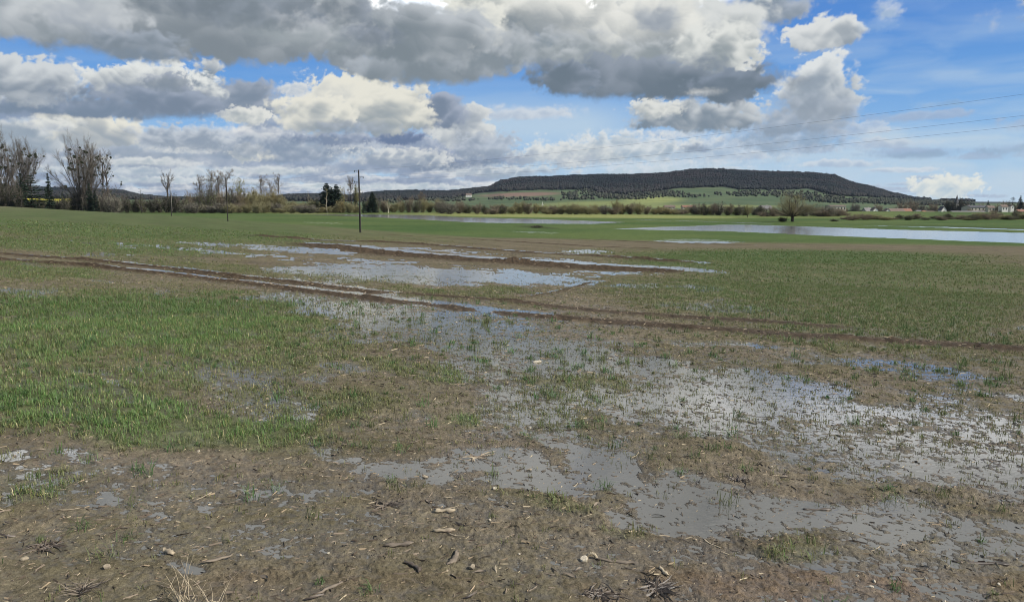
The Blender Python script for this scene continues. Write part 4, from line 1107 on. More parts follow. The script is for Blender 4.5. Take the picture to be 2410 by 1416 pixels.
def build_bushes():
    rs = random.Random(4)
    def row(x0, x1, step, tops, kinds, Y, label, group, wid=(2.1, 3.2)):
        px = x0
        while px < x1:
            top = np.interp(px, [p[0] for p in tops], [p[1] for p in tops]) + rs.uniform(-6, 7)
            place_bush(rs.choice(kinds), px, top, step * rs.uniform(*wid), Y + rs.uniform(-8, 8), label, group)
            px += step * rs.uniform(.75, 1.25)
    row(-70, 62, 17, [(-70, 436), (0, 434), (45, 438), (62, 462)], ['dark', 'dark', 'green'], 300, 'tall dark hedge bush under the bare trees at the left edge', 'dark hedge at the left edge')
    row(62, 150, 15, [(62, 470), (110, 474), (150, 470)], ['dark', 'green'], 304, 'low dark bush in front of the yellow field', 'low bushes before the yellow field')
    row(150, 280, 19, [(150, 466), (185, 457), (230, 462), (280, 465)], ['green', 'grey', 'dark', 'brown'], 308, 'grey-green bush beneath the tall mistletoe trees', 'bushes below the mistletoe trees')
    row(280, 450, 18, [(280, 470), (330, 468), (370, 472), (400, 464), (450, 462)], ['green', 'dark', 'grey', 'green'], 330, 'dull green hedge bush between the tall trees and the bare grove', 'hedge left of the grove')
    row(450, 600, 18, [(450, 452), (500, 446), (540, 450), (600, 452)], ['brown', 'brown', 'olive', 'green'], 338, 'brown leafless bush at the foot of the bare grove', 'bushes at the foot of the grove')
    row(580, 760, 18, [(580, 458), (640, 452), (668, 464), (690, 474), (730, 472), (760, 476)], ['olive', 'pale', 'olive', 'gold'], 340, 'sunlit olive bush between the grove and the conifers', 'olive bushes left of the conifers')
    row(455, 760, 21, [(455, 478), (560, 476), (660, 484), (760, 486)], ['olive', 'brown', 'pale', 'grey'], 320, 'low bush in front along the field edge before the grove', 'low front bushes along the field edge')
    row(760, 850, 16, [(760, 482), (800, 478), (850, 474)], ['olive', 'gold', 'pale'], 322, 'pale olive bush at the foot of the dark conifers', 'bushes below the conifers')
    row(866, 1060, 17, [(866, 468), (900, 470), (940, 474), (1000, 470), (1060, 478)], ['olive', 'brown', 'green', 'pale'], 334, 'olive bush on the bank behind the left flood water', 'bushes behind the left flood water')
    row(1040, 1180, 20, [(1040, 477), (1180, 479)], ['green', 'grey', 'brown'], 305, 'grey-brown hedge bush across the meadow below the pink field', 'far hedge below the pink field')
    row(1160, 1290, 17, [(1160, 486), (1200, 482), (1250, 480), (1290, 488)], ['gold', 'olive', 'brown'], 300, 'yellow-brown bush on the far side of the meadow near the pale mast', 'bushes near the pale mast')
    row(1290, 1660, 17, [(1290, 488), (1350, 482), (1400, 486), (1500, 484), (1560, 488), (1660, 492)], ['gold', 'olive', 'brown', 'olive', 'grey'], 292, 'olive-brown bush of the long far hedge below the hill', 'long far hedge below the hill')
    row(1640, 1800, 20, [(1640, 486), (1720, 482), (1800, 490)], ['grey', 'olive', 'green'], 278, 'grey-olive bush of the row left of the lone tree', 'hedge left of the lone tree')
    row(1800, 1990, 19, [(1800, 494), (1900, 486), (1990, 492)], ['brown', 'olive', 'grey'], 262, 'brown hedge bush behind the lone tree', 'hedge behind the lone tree')
    row(1990, 2420, 17, [(1990, 504), (2040, 508), (2160, 508), (2240, 508), (2330, 504), (2440, 500)], ['brown', 'green', 'brown', 'olive'], 214, 'brown hedge bush in front of the village', 'hedge in front of the village')
    for px, top, wd, Y, k in ((1985, 484, 30, 760, 'brown'), (2012, 480, 34, 790, 'grey'), (2068, 482, 30, 800, 'brown'), (2124, 478, 44, 790, 'brown'), (2150, 474, 40, 800, 'brown'), (2196, 480, 40, 800, 'brown'), (2170, 482, 30, 790, 'grey'), (2232, 474, 30, 810, 'dark'), (2246, 476, 30, 790, 'dark'), (2262, 471, 26, 780, 'dark'), (2274, 478, 30, 780, 'dark'), (2318, 482, 40, 790, 'brown'), (2345, 484, 30, 800, 'brown'), (2368, 476, 40, 790, 'brown'), (2396, 480, 34, 790, 'brown'), (2420, 476, 40, 790, 'brown'), (2284, 492, 26, 700, 'brown'), (2312, 493, 22, 700, 'grey'), (2338, 494, 24, 700, 'brown'), (2352, 496, 20, 690, 'green'), (2030, 497, 22, 660, 'brown'), (2072, 498, 20, 660, 'grey'), (2140, 499, 22, 660, 'brown'), (2204, 499, 18, 660, 'brown'), (2228, 498, 24, 660, 'olive'), (1940, 486, 30, 780, 'grey'), (1912, 488, 40, 780, 'olive')):
        place_bush(k, px, top, wd, Y, 'bare brown tree-high bush among the village houses', 'tall bushes among the village houses')
    place_bush('dark', 1841, 511, 36, 191, 'low dark bush at the left foot of the lone tree', name='bush')
    place_bush('green', 1965, 517, 42, 196, 'small dark shrub on the meadow right of the lone tree')
    place_bush('dark', 1265, 531, 46, 150, 'dark rush tuft on the grass strip in the middle distance')
    place_bush('dark', 2398, 505, 60, 300, 'dark bush at the right edge of the far meadow')
    place_bush('dark', 2150, 524, 18, 215, 'tiny dark tuft on the bank beyond the right flood water')
build_bushes()
for px, top, k, lab in ((2326, 471, 'spruce_b', 'small dark conifer beside the long white building'), (2385, 462, 'pine', 'flat-topped dark pine near the right edge'), (2403, 459, 'spruce', 'tall dark spruce at the right edge of the village'), (2233, 474, 'spruce_b', 'dark conifer just left of the church spire')):
    place_conifer(k, px, top, 780, lab, 'conifer', 1.5, px % 6)

# ------------------------------------------------------------------ village
def slope_point(px, py):
    Ys = np.linspace(950, 2700, 800); xs = (px - CX) / F * CP * Ys
    zz = hill_z(xs, Ys); k = int(np.argmin(np.abs(proj(xs, Ys, zz)[1] - py)))
    return float(Ys[k])
def bx(V, Fq, x0, x1, y0, y1, z0, z1):
    o = len(V)
    V += [(x0, y0, z0), (x1, y0, z0), (x1, y1, z0), (x0, y1, z0), (x0, y0, z1), (x1, y0, z1), (x1, y1, z1), (x0, y1, z1)]
    Fq += [[o + i for i in q] for q in ((0, 3, 2, 1), (4, 5, 6, 7), (0, 1, 5, 4), (1, 2, 6, 5), (2, 3, 7, 6), (3, 0, 4, 7))]
def mesh_py(name, V, Fq, mat):
    me = bpy.data.meshes.new(name); me.from_pydata([tuple(map(float, v)) for v in V], [], Fq); me.update(); me.materials.append(mat); return me
WALLS = {'white': (.62, .60, .54), 'cream': (.46, .42, .34), 'grey': (.33, .31, .28), 'red': (.28, .12, .08), 'mint': (.55, .60, .52)}
ROOFS = {'grey': (.17, .16, .155), 'brown': (.16, .12, .095), 'dark': (.075, .075, .08), 'tile': (.24, .125, .085)}
for k, c in WALLS.items(): MAT['wall_' + k] = plain_mat('render_' + k, c, .85, .12, .8)
for k, c in ROOFS.items(): MAT['roof_' + k] = plain_mat('roofing_' + k, c, .8, .25, 1.2)
MAT['pane'] = plain_mat('dark_glass', (.03, .035, .04), .15, .2, 1.0, spec=.5)
def house(px, base_py, wpx, eave_px, rise_px, Y, gable, wall, roof, label, nwin=3, name='house', chim=True, rz=.0, depth=None):
    x, _, zg = at(px, base_py, Y)
    s = Y / F; W = wpx * s; he = eave_px * s * 1.25; rh = rise_px * s * 1.15; Dp = depth or max(6.0, W * .7)
    dn = max(zg - ground_at(x, Y), 0) + .3
    e = empty(name, (x, Y, zg - dn), rz); tag(e, label, 'house' if name == 'house' else name.replace('_', ' '))
    he += dn
    if gable: a, b = W / 2, Dp / 2          # gable end faces the viewer
    else: a, b = W / 2, Dp / 2
    V = [(-a, -b, 0), (a, -b, 0), (a, b, 0), (-a, b, 0), (-a, -b, he), (a, -b, he), (a, b, he), (-a, b, he)]
    if gable:
        V += [(0, -b, he + rh), (0, b, he + rh)]; Fq = [(0, 1, 5, 8, 4), (2, 3, 7, 9, 6), (1, 2, 6, 5), (3, 0, 4, 7)]
    else:
        V += [(-a, 0, he + rh), (a, 0, he + rh)]; Fq = [(0, 1, 5, 4), (2, 3, 7, 6), (1, 2, 6, 9, 5), (3, 0, 4, 8, 7)]
    obj('wall', mesh_py('wall', V, Fq, MAT['wall_' + wall]), e)
    t, o = .25, .35
    V, Fq = [], []
    for sg in (-1, 1):
        n = len(V)
        if gable: q = [(0, -b - o, he + rh + .03), (0, b + o, he + rh + .03), (sg * (a + o), b + o, he - o * rh / a + .03), (sg * (a + o), -b - o, he - o * rh / a + .03)]
        else: q = [(-a - o, 0, he + rh + .03), (a + o, 0, he + rh + .03), (a + o, sg * (b + o), he - o * rh / b + .03), (-a - o, sg * (b + o), he - o * rh / b + .03)]
        V += q + [(p[0], p[1], p[2] + t) for p in q]
        Fq += [[n + i for i in f] for f in ((0, 1, 2, 3), (7, 6, 5, 4), (0, 4, 5, 1), (1, 5, 6, 2), (2, 6, 7, 3), (3, 7, 4, 0))]
    rf = obj('roof', mesh_py('roof', V, Fq, MAT['roof_' + roof]), e)
    if chim:
        V, Fq = [], []; bx(V, Fq, a * .3 - .35, a * .3 + .35, -.35, .35, he + rh * .4, he + rh + .9)
        obj('chimney', mesh_py('chimney', V, Fq, MAT['wall_grey']), rf)
    for i in range(nwin):
        V, Fq = [], []; cx = (-a + 2 * a * (i + .5) / nwin); ww = min(.55, a / nwin * .5)
        bx(V, Fq, cx - ww, cx + ww, -b - .03, -b + .05, dn + (he - dn) * .35, dn + (he - dn) * .78)
        obj('window', mesh_py('window', V, Fq, MAT['pane']), e)
    return e
house(1800, 499, 26, 6, 6, 640, False, 'cream', 'grey', 'pale far house with a light grey roof left of the lone tree')
house(1967, 497, 36, 9, 2, 720, False, 'cream', 'brown', 'long low cream building with dark openings behind the hedge', 5, 'farm_building', False)
house(2040, 504, 18, 5, 7, 700, False, 'grey', 'grey', 'house with a pale worn roof beside the narrow white gable', 2, rz=.3)
house(2057, 503, 11, 7, 5, 690, True, 'white', 'brown', 'narrow house with a white gable among brown bushes', 1)
house(2086, 504, 9, 6, 4, 690, True, 'white', 'brown', 'small white gabled house at the left end of the brown roofs', 1)
house(2106, 503, 34, 4, 6, 700, False, 'cream', 'brown', 'wide low house under a long brown roof', 4)
house(2131, 502, 22, 4, 5, 715, False, 'cream', 'tile', 'low house with a faded tile roof right of the long brown roof', 2)
house(2160, 505, 13, 6, 2, 690, False, 'mint', 'grey', 'small pale green shed with a flat grey roof', 1, 'shed', False)
house(2173, 506, 7, 5, 3, 685, False, 'red', 'tile', 'tiny red-brown hut beside the pale green shed', 1, 'hut', False)
house(2190, 505, 26, 5, 1.5, 695, False, 'white', 'brown', 'long low white outbuilding left of the white pointed gable', 5, 'outbuilding', False)
house(2217, 503, 12, 7, 7, 690, True, 'white', 'dark', 'house with a bright white pointed gable', 1)
house(2275, 510, 76, 3, 8, 660, False, 'grey', 'grey', 'big barn with a wide grey roof in front of the white building', 0, 'barn', False)
house(2298, 497, 50, 7, 4, 760, False, 'cream', 'dark', 'long white building with a dark roof right of the church', 6)
house(2329, 498, 15, 7, 4, 740, False, 'cream', 'brown', 'pale house half hidden behind bushes right of the small conifer', 2)
house(2360, 497, 14, 8, 4, 735, False, 'white', 'brown', 'white house below the dark pine near the right edge', 2)
house(2378, 492, 8, 5, 3, 745, True, 'white', 'brown', 'small white gable peeping over the bushes at the far right', 1)
house(2400, 503, 18, 4, 4, 725, False, 'cream', 'tile', 'low pale house at the right edge of the village', 2)
house(1103, 464, 13, 4, 3, slope_point(1103, 464), False, 'white', 'brown', 'white farmhouse high on the slope at the left end of the hill', 2)
house(1620, 491, 30, 3, 3, 700, False, 'cream', 'tile', 'row of low pale houses with orange roofs far below the hill', 4)
house(1575, 491, 24, 3, 3, 705, False, 'cream', 'brown', 'low pale far house left of the orange-roofed row', 3)

def church():
    Y = 800; x, _, zt = at(2253, 458, Y); zg = -12.0; s = Y / F
    e = empty('church', (x, Y, zg), .2); tag(e, 'village church with a pointed dark slate spire', 'church')
    a = 4.2 * s; zs = at(2253, 480, Y)[2] - zg; zt -= zg
    V, Fq = [], []; bx(V, Fq, -a, a, -a, a, 0, zs); obj('tower', mesh_py('tower', V, Fq, MAT['wall_grey']), e)
    b = a * 1.12
    V = [(-b, -b, zs), (b, -b, zs), (b, b, zs), (-b, b, zs), (-b * .55, -b * .55, zs + (zt - zs) * .35), (b * .55, -b * .55, zs + (zt - zs) * .35), (b * .55, b * .55, zs + (zt - zs) * .35), (-b * .55, b * .55, zs + (zt - zs) * .35), (0, 0, zt)]
    Fq = [(3, 2, 1, 0), (0, 1, 5, 4), (1, 2, 6, 5), (2, 3, 7, 6), (3, 0, 4, 7), (4, 5, 8), (5, 6, 8), (6, 7, 8), (7, 4, 8)]
    obj('spire', mesh_py('spire', V, Fq, MAT['roof_dark']), e)
    V, Fq = [], []; bx(V, Fq, a + .02, a + 14, -3, 3, 0, 6); n = len(V)
    obj('nave', mesh_py('nave', V, Fq, MAT['wall_grey']), e)
    V = [(a + .02, -3.3, 5.9), (a + 14.3, -3.3, 5.9), (a + 14.3, 3.3, 5.9), (a + .02, 3.3, 5.9), (a + .02, 0, 9.5), (a + 14.3, 0, 9.5)]
    obj('nave_roof', mesh_py('nave_roof', V, [(0, 1, 5, 4), (2, 3, 4, 5), (1, 2, 5), (3, 0, 4)], MAT['roof_brown']), e)
    V, Fq = [], []; bx(V, Fq, -.5, .5, -a - .04, -a + .1, zs - 3, zs - 1); obj('belfry_window', mesh_py('belfry_window', V, Fq, MAT['pane']), e)
church()
def mast():
    Y = 330; x, _, zt = at(1277, 475, Y); zg = ground_at(x, Y)
    e = empty('mast', (x, Y, zg)); tag(e, 'slender pale mast rising from the far bushes below the hill', 'mast')
    v, f = tubes([((0, 0, 0), (0, 0, (zt - zg) * .7), .22, .18), ((0, 0, (zt - zg) * .7), (0, 0, zt - zg), .12, .06)], 8)
    obj('shaft', mesh_np('shaft', v, f, MAT['wall_white'], True), e)
    V, Fq = [], []; bx(V, Fq, -.4, .4, -.4, .4, (zt - zg) * .68, (zt - zg) * .74); obj('platform', mesh_py('platform', V, Fq, MAT['wall_white']), e)
mast()

# ------------------------------------------------------------------ utility poles and wires
MAT['pole'] = plain_mat('weathered_pole', (.026, .023, .020), .85, .3, 2.5)
MAT['iron'] = plain_mat('dull_iron', (.06, .058, .055), .55, .2, 4.0)
MAT['glass_ins'] = plain_mat('insulator_glass', (.05, .07, .065), .2, .2, 5.0, spec=.6)
MAT['wire'] = plain_mat('wire_metal', (.09, .09, .095), .5, .15, 2.0)
POLES = []
def pole(px, top, bot, Y, label, r=.12, arms=((.02, -1), (.115, 1), (.19, -1))):
    xb, _, zb_ = at(px, bot, Y); xt, _, zt = at(px, top, Y)
    zg = min(zb_, ground_at(xb, Y)) - .3
    e = empty('utility_pole', (xb, Y, zg)); tag(e, label, 'utility pole', 'poles of the power line crossing the field')
    H = zt - zg
    v, f = tubes([((0, 0, i * H / 6), (0, 0, (i + 1) * H / 6), r * (1.15 - .075 * i), r * (1.15 - .075 * (i + 1))) for i in range(6)], 10)
    v2, f2 = tubes([((0, 0, H), (0, 0, H + .02), r * .7, .01)], 10)
    obj('shaft', mesh_np('shaft', np.concatenate([v, v2]), np.concatenate([f, f2 + len(v)]), MAT['pole'], True), e)
    att = []
    for fr, sg in arms:
        z = H - fr * 8; L = .55
        dx, dy = sg * .85, sg * .52
        segs = [((0, 0, z), (dx * L, dy * L, z + .02), .022, .02), ((dx * L, dy * L, z + .02), (dx * L * 1.08, dy * L * 1.08, z - .12), .02, .018), ((0, 0, z - .3), (dx * L * .6, dy * L * .6, z), .014, .014)]
        v, f = tubes(segs, 6); a = obj('bracket', mesh_np('bracket', v, f, MAT['iron'], True), e)
        q = (dx * L * 1.08, dy * L * 1.08)
        v, f = tubes([((*q, z - .14), (*q, z - .02), .05, .06), ((*q, z - .02), (*q, z + .10), .045, .03)], 8)
        obj('insulator', mesh_np('insulator', v, f, MAT['glass_ins'], True), a)
        att.append(Vector((xb + q[0], Y + q[1], zg + z + .1)))
    POLES.append(att)
pole(848, 400, 543, 98, 'tall dark utility pole, nearest of the line across the field', .115)
pole(536, 419, 512, 151, 'thin wooden utility pole on the field edge before the bare grove', .10)
pole(403, 433, 494, 226, 'distant slim utility pole at the hedge right of the broken trunk', .10)
pole(332, 443, 482, 310, 'farthest tiny utility pole above the hedge', .10)
def wire(a, b, sag, label, r):
    n = 40; P = [a + (b - a) * (i / n) - Vector((0, 0, 4 * sag * (i / n) * (1 - i / n))) for i in range(n + 1)]
    v, f = tubes([(tuple(P[i]), tuple(P[i + 1]), r, r) for i in range(n)], 5)
    o = obj('power_line', mesh_np('power_line', v, f, MAT['wire'], True)); tag(o, label, 'power line', 'overhead wires of the field power line')
for i, (pa, nm) in enumerate(((222, 'uppermost'), (272, 'middle'), (296, 'lowest'))):
    a = POLES[0][i]; q = Vector(at(2410, pa, 43.0)); b = a + (q - a) * 1.42
    s = 1.0
    b = b + Vector((0, 0, 4 * s * (1 / 1.42) * (1 - 1 / 1.42) * 1.42))
    wire(a, b, s, nm + ' of the three thin wires running up to the right edge of the sky', .005)
for j in range(3):
    for i, nm in enumerate(('upper', 'middle', 'lower')):
        wire(POLES[j][i], POLES[j + 1][i], .7, '%s thin wire between the %s' % (nm, ('nearest and second poles', 'second and third poles', 'third and farthest poles')[j]), .006)
MAT['post'] = plain_mat('pale_post', (.30, .28, .24), .8, .2, 3.0)
def small_post(px, top, bot, Y, label):
    x, _, zb_ = at(px, bot, Y); zt = at(px, top, Y)[2]
    v, f = tubes([((0, 0, -.3), (0, 0, zt - zb_), .05, .04), ((0, 0, zt - zb_), (0, 0, zt - zb_ + .03), .04, .01)], 8)
    o = obj('field_post', mesh_np('field_post', v, f, MAT['post'], True)); o.location = (x, Y, zb_); tag(o, label, 'post')
small_post(405, 440, 494, 236, 'thin pale stay post beside the distant slim pole')

# ------------------------------------------------------------------ maize stubble, stones and straw on the mud
def litter_mat(name, c, c2, rough=.7):
    m, t, b = material(name)
    tc = t.n.new('ShaderNodeTexCoord'); oi = t.n.new('ShaderNodeObjectInfo')
    f, _ = t.noise(t.v('MULTIPLY', tc.outputs['Object'], (1, 6, 6)), 14.0, 4, .6)
    g, _ = t.noise(tc.outputs['Object'], 9.0, 3, .6)
    k = t.m('ADD', t.ramp(g, .42, .62), t.m('MULTIPLY', t.m('SUBTRACT', oi.outputs['Random'], .5), .6), None, True)
    col = t.mix(k, (*c, 1), (*c2, 1))
    kk = t.ramp(f, .3, .7, .7, 1.25, False)
    t.put(b.inputs['Base Color'], t.mix(1.0, col, t.xyz(kk, kk, kk), 'MULTIPLY'))
    b.inputs['Roughness'].default_value = rough
    bn = t.n.new('ShaderNodeBump'); bn.inputs['Strength'].default_value = .6; bn.inputs['Distance'].default_value = .003
    t.put(bn.inputs['Height'], f); t.put(b.inputs['Normal'], bn.outputs[0])
    return m
MAT['straw'] = litter_mat('pale_straw', (.40, .33, .22), (.17, .13, .09))
MAT['old_straw'] = litter_mat('weathered_straw', (.20, .16, .115), (.06, .047, .036))
MAT['wet_stalk'] = litter_mat('wet_dark_stalk', (.10, .076, .054), (.035, .027, .02), .5)
MAT['stone'] = litter_mat('limestone', (.34, .28, .19), (.20, .165, .12), .85)
MAT['dull_stone'] = litter_mat('dull_limestone', (.26, .20, .14), (.17, .13, .09), .85)
MAT['pale_stone'] = litter_mat('pale_limestone', (.50, .44, .33), (.34, .30, .22), .85)

def stalk_mesh(seed, L, r, mat, bend=.2, split=True):
    r = r * .62 if L > .13 else r
    rs = np.random.RandomState(seed); n = 9; K = 9
    V = []; 
    for i in range(n):
        t = i / (n - 1); x = (t - .5) * L; y = bend * L * (t - .5) ** 2 * 2 + rs.normal(0, .02) * L; z = r * .8 + rs.normal(0, .15) * r + bend * L * .25 * (t - .5) ** 2
        rr = r * (1 + .25 * math.sin(t * 9 + seed)) * (1.25 if i in (2, 6) else 1.0) * (.8 if i in (0, n - 1) else 1)
        for k in range(K):
            a = 6.283 * k / K + .2 * rs.normal(); q = rr * rs.uniform(.8, 1.15) * (.75 if split and 2 <= k <= 4 else 1)
            V.append((x + (rs.normal(0, .35) * r * 2 if i in (0, n - 1) else 0), y + math.cos(a) * q, z + math.sin(a) * q * .75))
    Fq = [(i * K + k, i * K + (k + 1) % K, (i + 1) * K + (k + 1) % K, (i + 1) * K + k) for i in range(n - 1) for k in range(K)]
    Fq += [tuple(reversed(range(K))), tuple(range((n - 1) * K, n * K))]
    me = mesh_py('stalk', V, Fq, MAT[mat]); me.polygons.foreach_set('use_smooth', [True] * len(me.polygons)); return me

def husk_mesh(seed, L, wd, mat, curl=.6):
    rs = np.random.RandomState(seed); n = 10; V = []
    ph_ = rs.uniform(0, 6); tw = rs.uniform(-1, 1)
    x = y = 0.0; a = 0.0; P = []
    for i in range(n):
        t = i / (n - 1); a += rs.normal(0, .25) + curl * .12; x += L / n * math.cos(a); y += L / n * math.sin(a)
        z = .004 + .22 * L * max(0, math.sin(t * 3.1 + .3)) * curl * .5
        w_ = wd * math.sin(math.pi * (.12 + .8 * t)) * rs.uniform(.8, 1.2); an = a + 1.57; c = math.cos(tw * t * 2); s = math.sin(tw * t * 2)
        for sg in (-1, 0, 1):
            V.append((x + math.cos(an) * w_ * sg * c * .5, y + math.sin(an) * w_ * sg * c * .5, z + w_ * .5 * sg * s - (.25 * w_ if sg == 0 else 0) + .2 * w_))
    Fq = [(i * 3 + k, i * 3 + k + 1, i * 3 + k + 4, i * 3 + k + 3) for i in range(n - 1) for k in range(2)]
    V = np.array(V); V[:, :2] -= V[:, :2].mean(0); nv = len(V)
    V2 = V - np.array([0, 0, .0015])
    Fa = Fq + [tuple(nv + i for i in reversed(q)) for q in Fq]
    me = mesh_py('husk', np.concatenate([V, V2]), Fa, MAT[mat]); me.polygons.foreach_set('use_smooth', [True] * len(me.polygons)); return me

def stone_mesh(seed, s, mat, flat=.6):
    rs = np.random.RandomState(seed)
    import bmesh
    bm = bmesh.new(); bmesh.ops.create_icosphere(bm, subdivisions=3, radius=1.0)
    ks = rs.normal(0, 1, (5, 3)); 
    for v in bm.verts:
        p = np.array(v.co); k = 1.0
        for d in ks:
            d = d / np.linalg.norm(d); h = p @ d
            if h > .55: k = min(k, .55 / h + .06)
        k *= 1 + .05 * math.sin(p[0] * 7 + seed) * math.sin(p[1] * 6)
        v.co = Vector((p[0] * k * s, p[1] * k * s * .75, p[2] * k * s * flat + s * flat * .35))
    me = bpy.data.meshes.new('stone'); bm.to_mesh(me); bm.free(); me.materials.append(MAT[mat]); return me

def tuft_mesh(seed, n, L, mat, spread=1.0, up=.5, th=.003):
    """a tangle of dry strands"""
    rs = np.random.RandomState(seed); segs = []
    for _ in range(n):
        a = rs.uniform(0, 6.28); p = np.array([rs.normal(0, .02 + .05 * L * (up < .3)), rs.normal(0, .02), .0])
        d = np.array([math.cos(a) * spread, math.sin(a) * spread, rs.uniform(.05, up)]); d /= np.linalg.norm(d)
        l = L * rs.uniform(.4, 1.1); m = 4
        for i in range(m):
            q = p + d * l / m; q[2] = max(q[2], .004); segs.append((p, q, th * (1 - i / m * .7), th * (1 - (i + 1) / m * .8)))
            d = d + rs.normal(0, .22, 3) + np.array([0, 0, -.18]); d /= np.linalg.norm(d); p = q
    v, f = tubes(segs, 4); return mesh_np('tuft', v, f, MAT[mat])

def mud_z(x, y):
    z, S, g, r_ = land(np.array([x]), np.array([y]), False)
    return max(float(z[0]), float(base(x, y)) - .003)

def lay(name, me, px, py, label, cat, rz=0.0, sc_=1.0, group=None, dz=0.0):
    x, y, _ = G(px, py, 60)
    o = obj(name, me); o.location = (x, y, mud_z(x, y) + dz); o.rotation_euler = (0, 0, rz); o.scale = (sc_,) * 3
    return tag(o, label, cat, group)
def pxs(n, py):       # size in metres of n pixels on the ground at that height in the frame
    x, y, z = G(CX, py, 60); return n / F * math.hypot(y, CAMZ - z)

lay('stone', stone_mesh(1, pxs(11, 1320), 'pale_stone', .8), 1376, 1322, 'square pale cream stone in front of the curled pale stalk', 'stone', .4)
lay('stone', stone_mesh(2, pxs(11, 852), 'pale_stone', .5), 1264, 853, 'lone bright cream stone standing out of the shallow water', 'stone', .1)
lay('stone', stone_mesh(3, pxs(10, 1340), 'stone', .6), 252, 1342, 'yellowish flat stone on the mud at the lower left', 'stone', .6)
lay('stone', stone_mesh(4, pxs(8, 1324), 'stone', .7), 58, 1322, 'small orange stone on the mud by the left edge', 'stone', .6)
lay('stone', stone_mesh(5, pxs(6, 1382), 'pale_stone', .7), 2050, 1384, 'small white stone near the bottom right corner', 'stone', .2)
lay('stone', stone_mesh(6, pxs(6, 1372), 'pale_stone', .7), 2057, 1371, 'white pebble just behind the small white stone at the bottom right', 'stone', 1.2)
lay('stone', stone_mesh(7, pxs(7, 1152), 'pale_stone', .5), 1166, 1153, 'flat pale stone at the water edge in the middle', 'stone', .2)
lay('stone', stone_mesh(8, pxs(7, 1125), 'stone', .5), 1000, 1124, 'ochre stone lying in the grey puddle', 'stone', .2)
lay('stone', stone_mesh(9, pxs(7, 1107), 'stone', .5), 1246, 1107, 'ochre stone on the puddle right of the straw bundle', 'stone', .9)
lay('stone', stone_mesh(10, pxs(10, 1106), 'stone', .6), 112, 1107, 'pale yellow lump among the grass near the left puddle', 'stone', .3)
lay('stone', stone_mesh(11, pxs(10, 1345), 'stone', .7), 1110, 1341, 'reddish stone on the mud left of the square cream stone', 'stone', .3)
def hoop():
    r = pxs(10, 1306); segs = []; n = 12
    for i in range(n):
        a0, a1 = math.pi * i / n * 1.1 - .1, math.pi * (i + 1) / n * 1.1 - .1
        segs.append(((math.cos(a0) * r, i * .002, math.sin(a0) * r * 1.2), (math.cos(a1) * r, (i + 1) * .002, math.sin(a1) * r * 1.2), .008, .008))
    v, f = tubes(segs, 7); return mesh_np('hoop', v, f, MAT['straw'], True)
lay('curled_husk', hoop(), 1394, 1318, 'pale curled husk arching over the mud behind the cream stone', 'husk', .2)
lay('maize_stalk', stalk_mesh(21, pxs(92, 1325), pxs(6, 1325), 'old_straw', .05), 1450, 1325, 'thick split maize stalk right of the square cream stone', 'stalk', -.25)
lay('maize_stalk', stalk_mesh(22, pxs(70, 1395), pxs(6, 1395), 'old_straw', .1), 775, 1392, 'stout grey maize stalk at the bottom edge left of centre', 'stalk', .8)
lay('maize_stalk', stalk_mesh(23, pxs(60, 1320), pxs(6, 1320), 'old_straw', .25), 1072, 1322, 'crooked pale stalk standing across the mud in the lower middle', 'stalk', 1.3)
lay('maize_stalk', stalk_mesh(24, pxs(60, 1345), pxs(5, 1345), 'wet_stalk', .3), 980, 1340, 'dark bent stalk left of the crooked pale stalk', 'stalk', 2.2)
lay('maize_stalk', stalk_mesh(25, pxs(56, 1285), pxs(5, 1285), 'old_straw', .1), 940, 1288, 'grey broken stalk lying slantwise above the dark bent stalk', 'stalk', .25)
lay('maize_stalk', stalk_mesh(26, pxs(46, 1208), pxs(5, 1208), 'straw', .05), 1046, 1210, 'pale straight stalk on the mud below the grey puddle', 'stalk', .0)
lay('maize_stalk', stalk_mesh(27, pxs(46, 1252), pxs(5, 1252), 'straw', .08), 1046, 1254, 'second pale stalk lying below the straight pale stalk', 'stalk', .15)
lay('maize_stalk', stalk_mesh(28, pxs(34, 1308), pxs(6, 1308), 'straw', .05), 396, 1306, 'short pale stalk end beside the small bright puddle', 'stalk', -.5)
lay('maize_stalk', stalk_mesh(29, pxs(62, 1330), pxs(6, 1330), 'old_straw', .15), 515, 1326, 'frayed grey stalk on the mud above the bottom edge left of centre', 'stalk', .6)
lay('maize_stalk', stalk_mesh(30, pxs(120, 1328), pxs(7, 1328), 'wet_stalk', .06), 2310, 1327, 'long dark stalk on the mud near the right edge', 'stalk', -.15)
lay('maize_stalk', stalk_mesh(31, pxs(34, 1350), pxs(4, 1350), 'straw', .05), 1562, 1352, 'thin pale stalk lying upright in view at the lower right', 'stalk', 1.9)
lay('maize_stalk', stalk_mesh(32, pxs(66, 1198), pxs(5, 1198), 'wet_stalk', .1), 1925, 1200, 'dark stalk floating in the right-hand puddle', 'stalk', .05)
lay('straw_bundle', tuft_mesh(41, 26, pxs(60, 1080), 'straw', 1.0, .25, .0045), 1118, 1077, 'bleached bundle of straw at the far edge of the grey puddle', 'straw', 2.6)
lay('straw_bundle', tuft_mesh(42, 60, pxs(48, 1400), 'wet_stalk', 1.0, .16, .005), 1408, 1404, 'dark root clump at the bottom edge right of centre', 'root clump', 0)
lay('straw_bundle', tuft_mesh(43, 70, pxs(54, 1385), 'wet_stalk', 1.0, .16, .005), 1545, 1388, 'large dark clump of rotten leaves at the bottom right of centre', 'root clump', 1)
lay('straw_bundle', tuft_mesh(44, 28, pxs(46, 1195), 'old_straw', 1.0, .35, .004), 905, 1192, 'grey tangle of straw on the mud left of the grass clump', 'straw', 1)
lay('straw_bundle', tuft_mesh(45, 24, pxs(40, 1140), 'wet_stalk', 1.0, .4, .004), 1735, 1132, 'dark twiggy tuft at the edge of the right puddle', 'straw', 2)
